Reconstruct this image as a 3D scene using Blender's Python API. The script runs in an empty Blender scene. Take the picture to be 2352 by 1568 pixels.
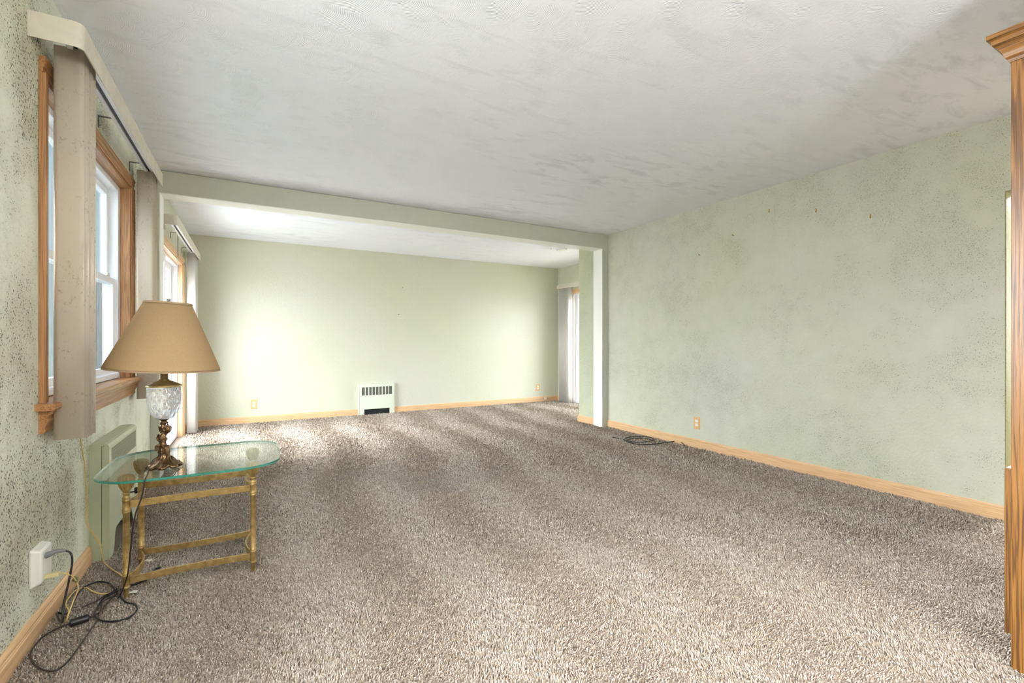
import bpy, math, random
import numpy as np
from mathutils import Vector, Matrix, Euler

random.seed(7)
np.random.seed(7)
SC = bpy.context.scene
COL = SC.collection
R = math.radians

# ------------------------------------------------------------------ camera
TH = R(29.35)
HC = 1.08
cam_d = bpy.data.cameras.new('camera')
cam = bpy.data.objects.new('camera', cam_d)
COL.objects.link(cam)
cam_d.sensor_width = 36
cam_d.lens = 36 * 1065 / 2352
cam_d.shift_y = 0.0006
cam_d.clip_start = 0.05
cam.location = (0, 0, HC)
cam.rotation_euler = (R(90), 0, -TH)
SC.camera = cam

# ------------------------------------------------------------------ world (overcast sky)
W = bpy.data.worlds.new('sky')
SC.world = W
W.use_nodes = True
wn = W.node_tree.nodes
bg = wn['Background']
bg.inputs['Color'].default_value = (0.93, 0.965, 1.0, 1)
bg.inputs['Strength'].default_value = 20.0
# hazy bright part of the overcast sky, where the sun stands behind the cloud
_tc = wn.new('ShaderNodeTexCoord')
_dp = wn.new('ShaderNodeVectorMath')
_dp.operation = 'DOT_PRODUCT'
W.node_tree.links.new(_tc.outputs['Generated'], _dp.inputs[0])
_dp.inputs[1].default_value = Vector((-0.78, 0.04, 0.54)).normalized()
_m0 = wn.new('ShaderNodeMath')
_m0.operation = 'MAXIMUM'
W.node_tree.links.new(_dp.outputs['Value'], _m0.inputs[0])
_m0.inputs[1].default_value = 0.0
_m1 = wn.new('ShaderNodeMath')
_m1.operation = 'POWER'
W.node_tree.links.new(_m0.outputs[0], _m1.inputs[0])
_m1.inputs[1].default_value = 12.0
_m2 = wn.new('ShaderNodeMath')
_m2.operation = 'MULTIPLY_ADD'
W.node_tree.links.new(_m1.outputs[0], _m2.inputs[0])
_m2.inputs[1].default_value = 29.0
_m2.inputs[2].default_value = 13.0
W.node_tree.links.new(_m2.outputs[0], bg.inputs['Strength'])

# ------------------------------------------------------------------ exposure
SC.view_settings.view_transform = 'Standard'
SC.view_settings.look = 'None'
SC.view_settings.gamma = 1
SC.view_settings.use_curve_mapping = False
SC.view_settings.exposure = 0.66
SC.cycles.max_bounces = 14
SC.cycles.diffuse_bounces = 8
SC.cycles.transparent_max_bounces = 16
SC.cycles.sample_clamp_indirect = 8


def area(name, loc, rot, sx, sy, power=0, col=(1, 1, 1), portal=False):
    l = bpy.data.lights.new(name, 'AREA')
    l.shape = 'RECTANGLE'
    l.size = sx
    l.size_y = sy
    l.energy = power
    l.color = col
    if portal:
        l.cycles.is_portal = True
    o = bpy.data.objects.new(name, l)
    COL.objects.link(o)
    o.location = loc
    o.rotation_euler = rot
    return o


# portals guide the sky light through the openings (they give off no light themselves)
area('window_portal', (-0.90, 3.14, 1.47), (0, R(-90), 0), 1.3, 1.5, portal=True)
area('slider_portal', (-0.90, 5.72, 1.0), (0, R(-90), 0), 2.0, 1.6, portal=True)
area('side_slider_portal', (5.16, 5.9, 1.0), (0, R(90), 0), 2.0, 1.5, portal=True)
area('rear_portal', (-0.90, 0.85, 1.47), (0, R(-90), 0), 1.3, 1.6, portal=True)
area('kitchen_portal', (6.66, 0.8, 1.4), (0, R(90), 0), 1.5, 2.0, portal=True)
# added fill lamps: an uplighter behind the viewer, a kitchen ceiling lamp
area('uplighter_fill', (1.2, -1.5, 1.80), (R(180), 0, 0), 0.26, 0.26, 165, (0.94, 0.97, 1))
area('kitchen_fill_light', (5.2, 0.9, 2.34), (0, 0, 0), 0.5, 0.5, 100, (0.97, 0.98, 1))


# ------------------------------------------------------------------ helpers
def at(px, py, z=0.0):
    """a point on the horizontal plane z, measured from the photograph"""
    d = (HC - z) * 1065 / (py - 785.5)
    u = (px - 1176) / 1065
    return Vector((d * (math.sin(TH) + u * math.cos(TH)), d * (math.cos(TH) - u * math.sin(TH)), z))


def on_x(px, py, X):
    """a point on the wall plane x = X"""
    a = TH + math.atan((px - 1176) / 1065)
    Y = X / math.tan(a)
    d = X * math.sin(TH) + Y * math.cos(TH)
    return Vector((X, Y, HC + (785.5 - py) * d / 1065))


def on_y(px, py, Y):
    a = TH + math.atan((px - 1176) / 1065)
    X = Y * math.tan(a)
    d = X * math.sin(TH) + Y * math.cos(TH)
    return Vector((X, Y, HC + (785.5 - py) * d / 1065))


class MB:
    def __init__(self):
        self.v = []
        self.f = []
        self.m = []
        self.s = []

    def add(self, verts, faces, m=0, smooth=False):
        b = len(self.v)
        self.v += [tuple(p) for p in verts]
        for f in faces:
            self.f.append([b + i for i in f])
            self.m.append(m)
            self.s.append(smooth)
        return self

    def box(self, x0, x1, y0, y1, z0, z1, m=0):
        v = [(x, y, z) for x in (x0, x1) for y in (y0, y1) for z in (z0, z1)]
        f = [(0, 1, 3, 2), (4, 6, 7, 5), (0, 4, 5, 1), (2, 3, 7, 6), (0, 2, 6, 4), (1, 5, 7, 3)]
        return self.add(v, f, m)

    def prism(self, prof, axis, a0, a1, m=0, smooth=False):
        """prof: 2-D points; axis X -> (y,z), Y -> (x,z), Z -> (x,y)"""
        n = len(prof)

        def P(p, a):
            return {'X': (a, p[0], p[1]), 'Y': (p[0], a, p[1]), 'Z': (p[0], p[1], a)}[axis]
        v = [P(p, a0) for p in prof] + [P(p, a1) for p in prof]
        f = [(i, (i + 1) % n, n + (i + 1) % n, n + i) for i in range(n)]
        self.add(v, f, m, smooth)
        self.add(v, [tuple(range(n)), tuple(range(2 * n - 1, n - 1, -1))], m)
        return self

    def lathe(self, prof, c=(0, 0, 0), seg=32, m=0, smooth=True, rf=None, M=None, caps=True):
        v = []
        for k, (r, z) in enumerate(prof):
            for i in range(seg):
                t = 2 * math.pi * i / seg
                rr, zz = (r, z) if rf is None else rf(r, z, t, k)
                p = Vector((rr * math.cos(t), rr * math.sin(t), zz))
                if M is not None:
                    p = M @ p
                v.append((p.x + c[0], p.y + c[1], p.z + c[2]))
        n = len(prof)
        f = []
        for k in range(n - 1):
            for i in range(seg):
                j = (i + 1) % seg
                f.append((k * seg + i, k * seg + j, (k + 1) * seg + j, (k + 1) * seg + i))
        self.add(v, f, m, smooth)
        if caps:
            self.add(v, [tuple(range(seg - 1, -1, -1)), tuple((n - 1) * seg + i for i in range(seg))], m)
        return self

    def tube(self, pts, r, seg=8, m=0, smooth_path=True, sub=6):
        pts = [Vector(p) for p in pts]
        if smooth_path and len(pts) > 2:
            out = []
            for i in range(len(pts) - 1):
                p0 = pts[max(i - 1, 0)]
                p1 = pts[i]
                p2 = pts[i + 1]
                p3 = pts[min(i + 2, len(pts) - 1)]
                for k in range(sub):
                    t = k / sub
                    out.append(0.5 * ((2 * p1) + (-p0 + p2) * t + (2 * p0 - 5 * p1 + 4 * p2 - p3) * t * t + (-p0 + 3 * p1 - 3 * p2 + p3) * t ** 3))
            out.append(pts[-1])
            pts = out
        n = len(pts)
        v = []
        up = Vector((0, 0, 1))
        prev = None
        for i, p in enumerate(pts):
            t = (pts[min(i + 1, n - 1)] - pts[max(i - 1, 0)])
            if t.length < 1e-9:
                t = Vector((0, 0, 1))
            t.normalize()
            if prev is None:
                a = t.cross(up)
                if a.length < 0.05:
                    a = t.cross(Vector((1, 0, 0)))
            else:
                a = prev - t * prev.dot(t)
            a.normalize()
            prev = a
            b = t.cross(a)
            rr = r(i / (n - 1)) if callable(r) else r
            for k in range(seg):
                q = 2 * math.pi * k / seg
                v.append(p + a * (rr * math.cos(q)) + b * (rr * math.sin(q)))
        f = []
        for i in range(n - 1):
            for k in range(seg):
                j = (k + 1) % seg
                f.append((i * seg + k, i * seg + j, (i + 1) * seg + j, (i + 1) * seg + k))
        f.append(tuple(range(seg - 1, -1, -1)))
        f.append(tuple((n - 1) * seg + k for k in range(seg)))
        return self.add(v, f, m, True)

    def ball(self, c, rx, ry=None, rz=None, seg=16, rings=9, m=0):
        ry = ry or rx
        rz = rz or rx
        v = []
        for k in range(1, rings):
            a = math.pi * k / rings
            for i in range(seg):
                t = 2 * math.pi * i / seg
                v.append((c[0] + rx * math.sin(a) * math.cos(t), c[1] + ry * math.sin(a) * math.sin(t), c[2] - rz * math.cos(a)))
        b = len(v)
        v += [(c[0], c[1], c[2] - rz), (c[0], c[1], c[2] + rz)]
        f = []
        for k in range(rings - 2):
            for i in range(seg):
                j = (i + 1) % seg
                f.append((k * seg + i, k * seg + j, (k + 1) * seg + j, (k + 1) * seg + i))
        for i in range(seg):
            j = (i + 1) % seg
            f.append((b, j, i))
            f.append((b + 1, (rings - 2) * seg + i, (rings - 2) * seg + j))
        return self.add(v, f, m, True)

    def build(self, name, mats, parent=None, bevel=0, kind=None, M=None):
        me = bpy.data.meshes.new(name)
        me.from_pydata([tuple(p) for p in self.v], [], self.f)
        if not isinstance(mats, (list, tuple)):
            mats = [mats]
        for q in mats:
            me.materials.append(q)
        me.polygons.foreach_set('material_index', self.m)
        me.polygons.foreach_set('use_smooth', self.s)
        if M is not None:
            me.transform(M)
        me.update()
        import bmesh
        bm = bmesh.new()
        bm.from_mesh(me)
        bmesh.ops.recalc_face_normals(bm, faces=bm.faces)
        bm.to_mesh(me)
        bm.free()
        o = bpy.data.objects.new(name, me)
        COL.objects.link(o)
        if parent is not None:
            o.parent = parent
            o.matrix_parent_inverse = Matrix.Translation(-root_loc(parent))
        if bevel:
            b = o.modifiers.new('bevel', 'BEVEL')
            b.width = bevel
            b.segments = 2
            b.limit_method = 'ANGLE'
            b.angle_limit = R(40)
        if kind:
            o['kind'] = kind
        return o


def root_loc(o):
    l = Vector(o.location)
    while o.parent is not None:
        if o.type == 'EMPTY':
            break
        o = o.parent
        if o.type == 'EMPTY':
            return Vector((0, 0, 0))
    return l


def thing(name, loc, label, cat, group=None):
    o = bpy.data.objects.new(name, None)
    COL.objects.link(o)
    o.empty_display_size = 0.05
    o.location = loc
    o['label'] = label
    o['category'] = cat
    if group:
        o['group'] = group
    return o


def tag(o, label, cat, group=None):
    o['label'] = label
    o['category'] = cat
    if group:
        o['group'] = group
    return o


def struct_root(name, loc, label=None):
    o = bpy.data.objects.new(name, None)
    COL.objects.link(o)
    o.empty_display_size = 0.05
    o.location = loc
    o['kind'] = 'structure'
    if label:
        o['label'] = label
    return o


def srgb(r, g, b):
    def c(x):
        x /= 255
        return x / 12.92 if x <= 0.04045 else ((x + 0.055) / 1.055) ** 2.4
    return (c(r), c(g), c(b), 1)


# ------------------------------------------------------------------ materials
class NT:
    def __init__(self, name):
        self.mat = bpy.data.materials.new(name)
        self.mat.use_nodes = True
        self.t = self.mat.node_tree
        self.b = self.t.nodes['Principled BSDF']
        self.out = self.t.nodes['Material Output']

    def n(self, typ, **kw):
        nd = self.t.nodes.new(typ)
        for k, v in kw.items():
            if k.startswith('_'):
                setattr(nd, k[1:], v)
        for k, v in kw.items():
            if not k.startswith('_'):
                key = k.replace('__', ' ')
                if isinstance(v, bpy.types.NodeSocket):
                    self.t.links.new(v, nd.inputs[key])
                else:
                    nd.inputs[key].default_value = v
        return nd

    def l(self, a, b):
        self.t.links.new(a, b)

    def math(self, op, a, b=None, c=None, clamp=False):
        nd = self.t.nodes.new('ShaderNodeMath')
        nd.operation = op
        nd.use_clamp = clamp
        for i, x in enumerate((a, b, c)):
            if x is None:
                continue
            if isinstance(x, bpy.types.NodeSocket):
                self.l(x, nd.inputs[i])
            else:
                nd.inputs[i].default_value = x
        return nd.outputs[0]

    def mix(self, fac, a, b, blend='MIX'):
        nd = self.t.nodes.new('ShaderNodeMix')
        nd.data_type = 'RGBA'
        nd.blend_type = blend
        for s, x in ((nd.inputs[0], fac), (nd.inputs[6], a), (nd.inputs[7], b)):
            if isinstance(x, bpy.types.NodeSocket):
                self.l(x, s)
            else:
                s.default_value = x
        return nd.outputs[2]

    def coord(self, scale=(1, 1, 1), loc=(0, 0, 0), rot=(0, 0, 0), vec=None):
        if vec is None:
            tc = self.t.nodes.new('ShaderNodeTexCoord')
            vec = tc.outputs['Object']
        mp = self.t.nodes.new('ShaderNodeMapping')
        self.l(vec, mp.inputs[0])
        mp.inputs['Location'].default_value = loc
        mp.inputs['Rotation'].default_value = rot
        mp.inputs['Scale'].default_value = scale
        return mp.outputs[0]

    def noise(self, vec, scale, detail=2, rough=0.5, dist=0.0):
        nd = self.t.nodes.new('ShaderNodeTexNoise')
        self.l(vec, nd.inputs['Vector'])
        nd.inputs['Scale'].default_value = scale
        nd.inputs['Detail'].default_value = detail
        nd.inputs['Roughness'].default_value = rough
        nd.inputs['Distortion'].default_value = dist
        return nd

    def ramp(self, fac, stops):
        nd = self.t.nodes.new('ShaderNodeValToRGB')
        self.l(fac, nd.inputs[0])
        e = nd.color_ramp.elements
        while len(e) < len(stops):
            e.new(0.5)
        for q, (p, c) in zip(e, stops):
            q.position = p
            q.color = c
        return nd.outputs[0]

    def rng(self, v, a, b, c=0.0, d=1.0, smooth=False):
        nd = self.t.nodes.new('ShaderNodeMapRange')
        if smooth:
            nd.interpolation_type = 'SMOOTHSTEP'
        self.l(v, nd.inputs[0])
        for i, x in enumerate((a, b, c, d)):
            nd.inputs[i + 1].default_value = x
        return nd.outputs[0]

    def bump(self, h, strength, dist=0.01, normal=None):
        nd = self.t.nodes.new('ShaderNodeBump')
        self.l(h, nd.inputs['Height'])
        nd.inputs['Strength'].default_value = strength
        nd.inputs['Distance'].default_value = dist
        if normal is not None:
            self.l(normal, nd.inputs['Normal'])
        return nd.outputs[0]


def plain(name, col, rough=0.5, metal=0.0, bump=0.0, bscale=200, spec=0.5, var=0.0):
    t = NT(name)
    c = col if len(col) == 4 else srgb(*col)
    t.b.inputs['Base Color'].default_value = c
    t.b.inputs['Roughness'].default_value = rough
    t.b.inputs['Metallic'].default_value = metal
    t.b.inputs['Specular IOR Level'].default_value = spec
    v = t.coord()
    nz = t.noise(v, bscale, 3)
    if var:
        dark = tuple(x * (1 - var) for x in c[:3]) + (1,)
        t.l(t.mix(t.rng(t.noise(v, 18, 4).outputs[0], 0.35, 0.65), dark, c), t.b.inputs['Base Color'])
    if bump:
        t.l(t.bump(nz.outputs[0], bump, 0.002), t.b.inputs['Normal'])
    return t.mat


def spots(t, vec, scale, dens, rmax=0.42, seed=0.0):
    """irregular speckles: cells of a voronoi whose random value lies under the density"""
    dn = t.noise(vec, scale * 1.6, 2)
    nd = t.t.nodes.new('ShaderNodeVectorMath')
    nd.operation = 'MULTIPLY_ADD'
    t.l(dn.outputs['Color'], nd.inputs[0])
    nd.inputs[1].default_value = (0.9 / scale,) * 3
    t.l(vec, nd.inputs[2])
    vo = t.t.nodes.new('ShaderNodeTexVoronoi')
    t.l(nd.outputs[0], vo.inputs['Vector'])
    vo.inputs['Scale'].default_value = scale
    sep = t.t.nodes.new('ShaderNodeSeparateColor')
    t.l(vo.outputs['Color'], sep.inputs[0])
    diff = t.math('SUBTRACT', dens, sep.outputs[0])
    rad = t.math('MULTIPLY', t.rng(diff, 0.0, 0.45), rmax)
    d = t.math('SUBTRACT', rad, vo.outputs['Distance'])
    return t.rng(d, -0.02, 0.12)


def wall_mat(name, base, lo=0.42, hi=0.75, dens=0.5, spot=(70, 72, 55), sc1=95, sc2=210, stain=0.35, cl=1.3, rmax=0.42, amount=0.85, bump=0.35, patches=(), grime=(140, 138, 108)):
    t = NT(name)
    v = t.coord()
    big = t.noise(v, cl, 3, 0.55)
    med = t.noise(t.coord(loc=(3.1, 1.7, 5.2)), cl * 4.2, 3, 0.6)
    m = t.math('ADD', t.math('MULTIPLY', big.outputs[0], 0.6), t.math('MULTIPLY', med.outputs[0], 0.4))
    for (c_, rad_, k_) in patches:
        ln = t.t.nodes.new('ShaderNodeVectorMath')
        ln.operation = 'DISTANCE'
        t.l(v, ln.inputs[0])
        ln.inputs[1].default_value = c_
        m = t.math('ADD', m, t.math('MULTIPLY', t.rng(ln.outputs['Value'], rad_, 0.0), k_))
    mask = t.rng(m, lo, hi)
    d1 = t.math('MULTIPLY', mask, dens)
    s1 = spots(t, v, sc1, d1, rmax)
    s2 = spots(t, v, sc2, t.math('MULTIPLY', mask, dens * 1.15), rmax)
    s = t.math('MAXIMUM', s1, t.math('MULTIPLY', s2, 0.75))
    s = t.math('MULTIPLY', s, amount)
    hue = t.noise(t.coord(loc=(9, 2, 1)), 0.7, 2)
    b = srgb(*base)
    b2 = srgb(base[0] - 4, base[1] - 2, base[2] - 12)
    c = t.mix(t.rng(hue.outputs[0], 0.35, 0.65), b, b2)
    # diffuse grime inside the clusters
    c = t.mix(t.math('MULTIPLY', t.rng(m, lo + 0.08, hi + 0.1), stain), c, srgb(*grime))
    c = t.mix(s, c, srgb(*spot))
    t.l(c, t.b.inputs['Base Color'])
    t.b.inputs['Roughness'].default_value = 0.6
    t.b.inputs['Specular IOR Level'].default_value = 0.3
    k1 = t.noise(v, 55, 3, 0.5)
    k2 = t.noise(v, 160, 2)
    h = t.math('ADD', t.rng(k1.outputs[0], 0.45, 0.6), t.math('MULTIPLY', k2.outputs[0], 0.4))
    t.l(t.bump(h, bump, 0.004), t.b.inputs['Normal'])
    return t.mat


GREEN = (204, 203, 189)
M_WALL_L = wall_mat('mouldy_green_wall_left', (228, 229, 216), lo=0.36, hi=0.60, dens=0.58, spot=(66, 62, 44), sc1=125, sc2=230, stain=0.6, rmax=0.5, grime=(138, 130, 98),
                    patches=(((-0.69, 2.62, 0.42), 0.42, 0.14), ((-0.69, 2.15, 1.05), 0.35, 0.10), ((-0.69, 2.38, 0.72), 0.2, 0.12), ((-0.69, 2.33, 2.1), 0.3, 0.1)))
M_WALL_R = wall_mat('green_wall_right', GREEN, lo=0.27, hi=0.64, dens=0.68, spot=(98, 98, 76), sc1=118, sc2=200, stain=0.2, cl=2.1, rmax=0.46, amount=0.66)
M_WALL_S = wall_mat('speckled_green_wall', (192, 194, 172), lo=0.30, hi=0.62, dens=0.6, spot=(120, 122, 98), sc1=150, sc2=260, stain=0.2, amount=0.7)
M_WALL_B = wall_mat('green_wall_back', GREEN, lo=0.56, hi=0.8, dens=0.35, spot=(130, 132, 108), stain=0.10, amount=0.5)
M_WALL_P = wall_mat('green_wall_opening', (146, 140, 100), lo=0.25, hi=0.5, dens=0.55, spot=(110, 110, 60), sc1=110, sc2=200, stain=0.1, amount=0.85)
M_BEAM = plain('beam_paint', (196, 196, 182), 0.55, bump=0.15, bscale=120, spec=0.3, var=0.03)
M_LINING = plain('lining_paint', (240, 240, 232), 0.45, bump=0.08, bscale=120)
M_VINYL = plain('white_vinyl', (240, 241, 245), 0.35)
M_WHITE = plain('white_plastic', (240, 238, 232), 0.35)
M_BLACK = plain('black_rubber', (24, 23, 26), 0.45)
M_DARKBROWN = plain('brown_cord_plastic', (46, 32, 30), 0.4)
M_METAL = plain('grey_metal', (120, 122, 120), 0.35, 0.8)
M_CHANNEL = plain('dark_grey_channel', (84, 86, 90), 0.6)
M_DARK = plain('dark_recess', (24, 22, 24), 0.8)


def ceiling_mat():
    t = NT('swirl_textured_ceiling')
    v = t.coord()
    heights = []
    for sc, off, loc in ((5.6, 0.085, (0, 0, 0)), (6.8, 0.07, (5.3, 2.2, 0)), (4.8, 0.10, (1.3, 7.2, 0))):
        vv = t.coord(loc=loc)
        # flatten to the plane
        sx = t.t.nodes.new('ShaderNodeSeparateXYZ')
        t.l(vv, sx.inputs[0])
        cx = t.t.nodes.new('ShaderNodeCombineXYZ')
        t.l(sx.outputs[0], cx.inputs[0])
        t.l(sx.outputs[1], cx.inputs[1])
        dn = t.noise(cx.outputs[0], 1.6, 2)
        ma = t.t.nodes.new('ShaderNodeVectorMath')
        ma.operation = 'MULTIPLY_ADD'
        t.l(dn.outputs['Color'], ma.inputs[0])
        ma.inputs[1].default_value = (0.06, 0.06, 0)
        t.l(cx.outputs[0], ma.inputs[2])
        vo = t.t.nodes.new('ShaderNodeTexVoronoi')
        vo.voronoi_dimensions = '2D'
        vo.inputs['Scale'].default_value = sc
        t.l(ma.outputs[0], vo.inputs['Vector'])
        sub = t.t.nodes.new('ShaderNodeVectorMath')
        sub.operation = 'SUBTRACT'
        t.l(ma.outputs[0], sub.inputs[0])
        t.l(vo.outputs['Position'], sub.inputs[1])
        ad = t.t.nodes.new('ShaderNodeVectorMath')
        ad.operation = 'ADD'
        t.l(sub.outputs[0], ad.inputs[0])
        ad.inputs[1].default_value = (off, off * 0.5, 0)
        ln = t.t.nodes.new('ShaderNodeVectorMath')
        ln.operation = 'LENGTH'
        t.l(ad.outputs[0], ln.inputs[0])
        w = t.math('SINE', t.math('MULTIPLY', ln.outputs['Value'], 900))
        env = t.rng(vo.outputs['Distance'], 0.65, 0.35)
        heights.append(t.math('MULTIPLY', w, env))
    sel = t.noise(v, 1.3, 2)
    selb = t.rng(sel.outputs[0], 0.46, 0.54)
    h = t.mix(selb, heights[0], heights[1])
    sel2 = t.noise(t.coord(loc=(4, 4, 4)), 1.7, 2)
    h = t.mix(t.rng(sel2.outputs[0], 0.5, 0.56), h, heights[2])
    nz = t.noise(v, 60, 3)
    hh = t.math('ADD', t.math('MULTIPLY', h, 0.26), nz.outputs[0])
    fade = t.rng(t.noise(t.coord(loc=(8, 1, 0)), 0.9, 2).outputs[0], 0.35, 0.6, 0.55, 1.0)
    t.l(t.bump(t.math('MULTIPLY', hh, fade), 0.8, 0.003), t.b.inputs['Normal'])
    # grey smudges, drawn out by the trowel
    sm = t.noise(t.coord(scale=(2.2, 7, 1), rot=(0, 0, 0.5)), 1.6, 5, 0.62, 0.6)
    lg = t.noise(t.coord(loc=(2, 6, 0)), 0.55, 2)
    f = t.math('MULTIPLY', t.rng(sm.outputs[0], 0.50, 0.78), t.rng(lg.outputs[0], 0.40, 0.62))
    c = t.mix(t.math('MULTIPLY', f, 0.9), srgb(243, 244, 250), srgb(212, 214, 219))
    t.l(c, t.b.inputs['Base Color'])
    t.b.inputs['Roughness'].default_value = 0.7
    t.b.inputs['Specular IOR Level'].default_value = 0.2
    return t.mat


M_CEIL = ceiling_mat()


def wood_mat(name, light, mid, dark, axis='Z', scale=1.0, strong=0.5, rough=0.38):
    t = NT(name)
    k = 30.0
    s = {'X': (1, k, k), 'Y': (k, 1, k), 'Z': (k, k, 1)}[axis]
    v = t.coord(scale=tuple(x * scale for x in s))
    n1 = t.noise(v, 1.1, 3, 0.5, 0.4)
    ring = t.math('SINE', t.math('MULTIPLY', n1.outputs[0], 46))
    ring = t.rng(ring, -0.2, 1.0)
    s2 = {'X': (3, 200, 200), 'Y': (200, 3, 200), 'Z': (200, 200, 3)}[axis]
    fine = t.noise(t.coord(scale=tuple(x * scale for x in s2)), 2.0, 3, 0.6)
    c = t.mix(t.rng(fine.outputs[0], 0.3, 0.7), srgb(*light), srgb(*mid))
    c = t.mix(t.math('MULTIPLY', ring, strong), c, srgb(*dark))
    pore = t.math('MULTIPLY', t.rng(fine.outputs[0], 0.56, 0.68), strong)
    c = t.mix(pore, c, srgb(*dark))
    t.l(c, t.b.inputs['Base Color'])
    t.b.inputs['Roughness'].default_value = rough
    t.l(t.bump(fine.outputs[0], 0.12, 0.001), t.b.inputs['Normal'])
    return t.mat


OAK = {a: wood_mat('golden_oak_' + a.lower(), (228, 192, 150), (214, 172, 126), (184, 138, 92), a, 1.0, 0.35) for a in 'XYZ'}
WOAK = {a: wood_mat('window_oak_' + a.lower(), (186, 138, 88), (160, 110, 66), (108, 68, 40), a, 1.0, 0.5) for a in 'XYZ'}
CAB = {a: wood_mat('cabinet_oak_' + a.lower(), (146, 100, 46), (120, 80, 36), (62, 37, 18), a, 0.9, 0.75, 0.33) for a in 'XYZ'}


def blind_mat():
    t = NT('beige_blind_fabric')
    v = t.coord(scale=(1, 1, 0.6), rot=(0.5, 0, 0))
    f = t.noise(v, 90, 4, 0.7)
    cl = t.noise(t.coord(), 5, 3)
    k = t.math('MULTIPLY', t.rng(f.outputs[0], 0.56, 0.7), t.rng(cl.outputs[0], 0.42, 0.65))
    c = t.mix(t.math('MULTIPLY', k, 0.7), srgb(228, 216, 200), srgb(140, 128, 110))
    df = t.n('ShaderNodeBsdfDiffuse')
    t.l(c, df.inputs[0])
    tr = t.n('ShaderNodeBsdfTranslucent')
    t.l(c, tr.inputs[0])
    mx = t.n('ShaderNodeMixShader')
    mx.inputs[0].default_value = 0.33
    t.l(df.outputs[0], mx.inputs[1])
    t.l(tr.outputs[0], mx.inputs[2])
    nb = t.bump(f.outputs[0], 0.15, 0.001)
    t.l(nb, df.inputs['Normal'])
    t.l(mx.outputs[0], t.out.inputs[0])
    return t.mat


M_BLIND = blind_mat()
M_VALANCE = plain('valance_fabric', (214, 206, 190), 0.6, bump=0.15, bscale=300, var=0.10)


def vane_white():
    t = NT('white_vane_fabric')
    df = t.n('ShaderNodeBsdfDiffuse')
    df.inputs[0].default_value = srgb(240, 237, 232)
    tr = t.n('ShaderNodeBsdfTranslucent')
    tr.inputs[0].default_value = srgb(240, 237, 232)
    mx = t.n('ShaderNodeMixShader')
    mx.inputs[0].default_value = 0.4
    t.l(df.outputs[0], mx.inputs[1])
    t.l(tr.outputs[0], mx.inputs[2])
    t.l(mx.outputs[0], t.out.inputs[0])
    return t.mat


M_VANE_WHITE = vane_white()


def glass_mat(name='window_glass', tint=(0.96, 0.98, 0.99, 1), gloss=0.06):
    t = NT(name)
    tr = t.n('ShaderNodeBsdfTransparent')
    tr.inputs[0].default_value = tint
    gl = t.n('ShaderNodeBsdfGlossy')
    gl.inputs['Roughness'].default_value = 0.02
    lw = t.n('ShaderNodeLayerWeight')
    lw.inputs[0].default_value = 0.5
    mx = t.n('ShaderNodeMixShader')
    f5 = t.math('POWER', lw.outputs['Facing'], 5.0)
    t.l(t.math('MULTIPLY_ADD', f5, 0.95, 0.03), mx.inputs[0])
    t.l(tr.outputs[0], mx.inputs[1])
    t.l(gl.outputs[0], mx.inputs[2])
    t.l(mx.outputs[0], t.out.inputs[0])
    return t.mat


M_GLASS = glass_mat()
M_GLASS1 = glass_mat('screened_window_glass', (0.45, 0.485, 0.50, 1))
M_TOPGLASS = glass_mat('table_glass', (0.93, 0.98, 0.965, 1))


def edge_mat():
    t = NT('green_glass_edge')
    t.b.inputs['Base Color'].default_value = srgb(38, 128, 108)
    t.b.inputs['Roughness'].default_value = 0.08
    t.b.inputs['Transmission Weight'].default_value = 0.35
    t.b.inputs['IOR'].default_value = 1.5
    return t.mat


M_EDGE = edge_mat()


def crystal_mat():
    t = NT('cut_crystal')
    t.b.inputs['Base Color'].default_value = (1, 1, 1, 1)
    t.b.inputs['Roughness'].default_value = 0.04
    t.b.inputs['Transmission Weight'].default_value = 1.0
    t.b.inputs['IOR'].default_value = 1.45
    tr = t.n('ShaderNodeBsdfTranslucent')
    tr.inputs[0].default_value = (0.93, 0.93, 0.97, 1)
    df = t.n('ShaderNodeBsdfDiffuse')
    df.inputs[0].default_value = (0.93, 0.93, 0.97, 1)
    ad_ = t.n('ShaderNodeMixShader')
    t.l(tr.outputs[0], ad_.inputs[1])
    t.l(df.outputs[0], ad_.inputs[2])
    mx = t.n('ShaderNodeMixShader')
    mx.inputs[0].default_value = 0.26
    t.l(t.b.outputs[0], mx.inputs[1])
    t.l(ad_.outputs[0], mx.inputs[2])
    t.l(mx.outputs[0], t.out.inputs[0])
    return t.mat


M_CRYSTAL = crystal_mat()


def metal_mat(name, hi, lo, rough=0.35, scale=60, metal=0.85):
    t = NT(name)
    v = t.coord()
    a = t.noise(v, scale, 4, 0.6)
    c = t.mix(t.rng(a.outputs[0], 0.38, 0.64), srgb(*hi), srgb(*lo))
    t.l(c, t.b.inputs['Base Color'])
    t.b.inputs['Metallic'].default_value = metal
    t.b.inputs['Roughness'].default_value = rough
    t.l(t.bump(a.outputs[0], 0.25, 0.001), t.b.inputs['Normal'])
    return t.mat


M_BRASS = metal_mat('aged_brass', (184, 154, 98), (146, 118, 68), 0.40, 35, 0.5)
M_BRASS_L = metal_mat('polished_brass', (212, 194, 144), (196, 174, 120), 0.28, 20, 0.75)
M_BRONZE = metal_mat('antique_bronze', (132, 104, 72), (74, 54, 36), 0.32, 110, 0.85)


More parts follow.
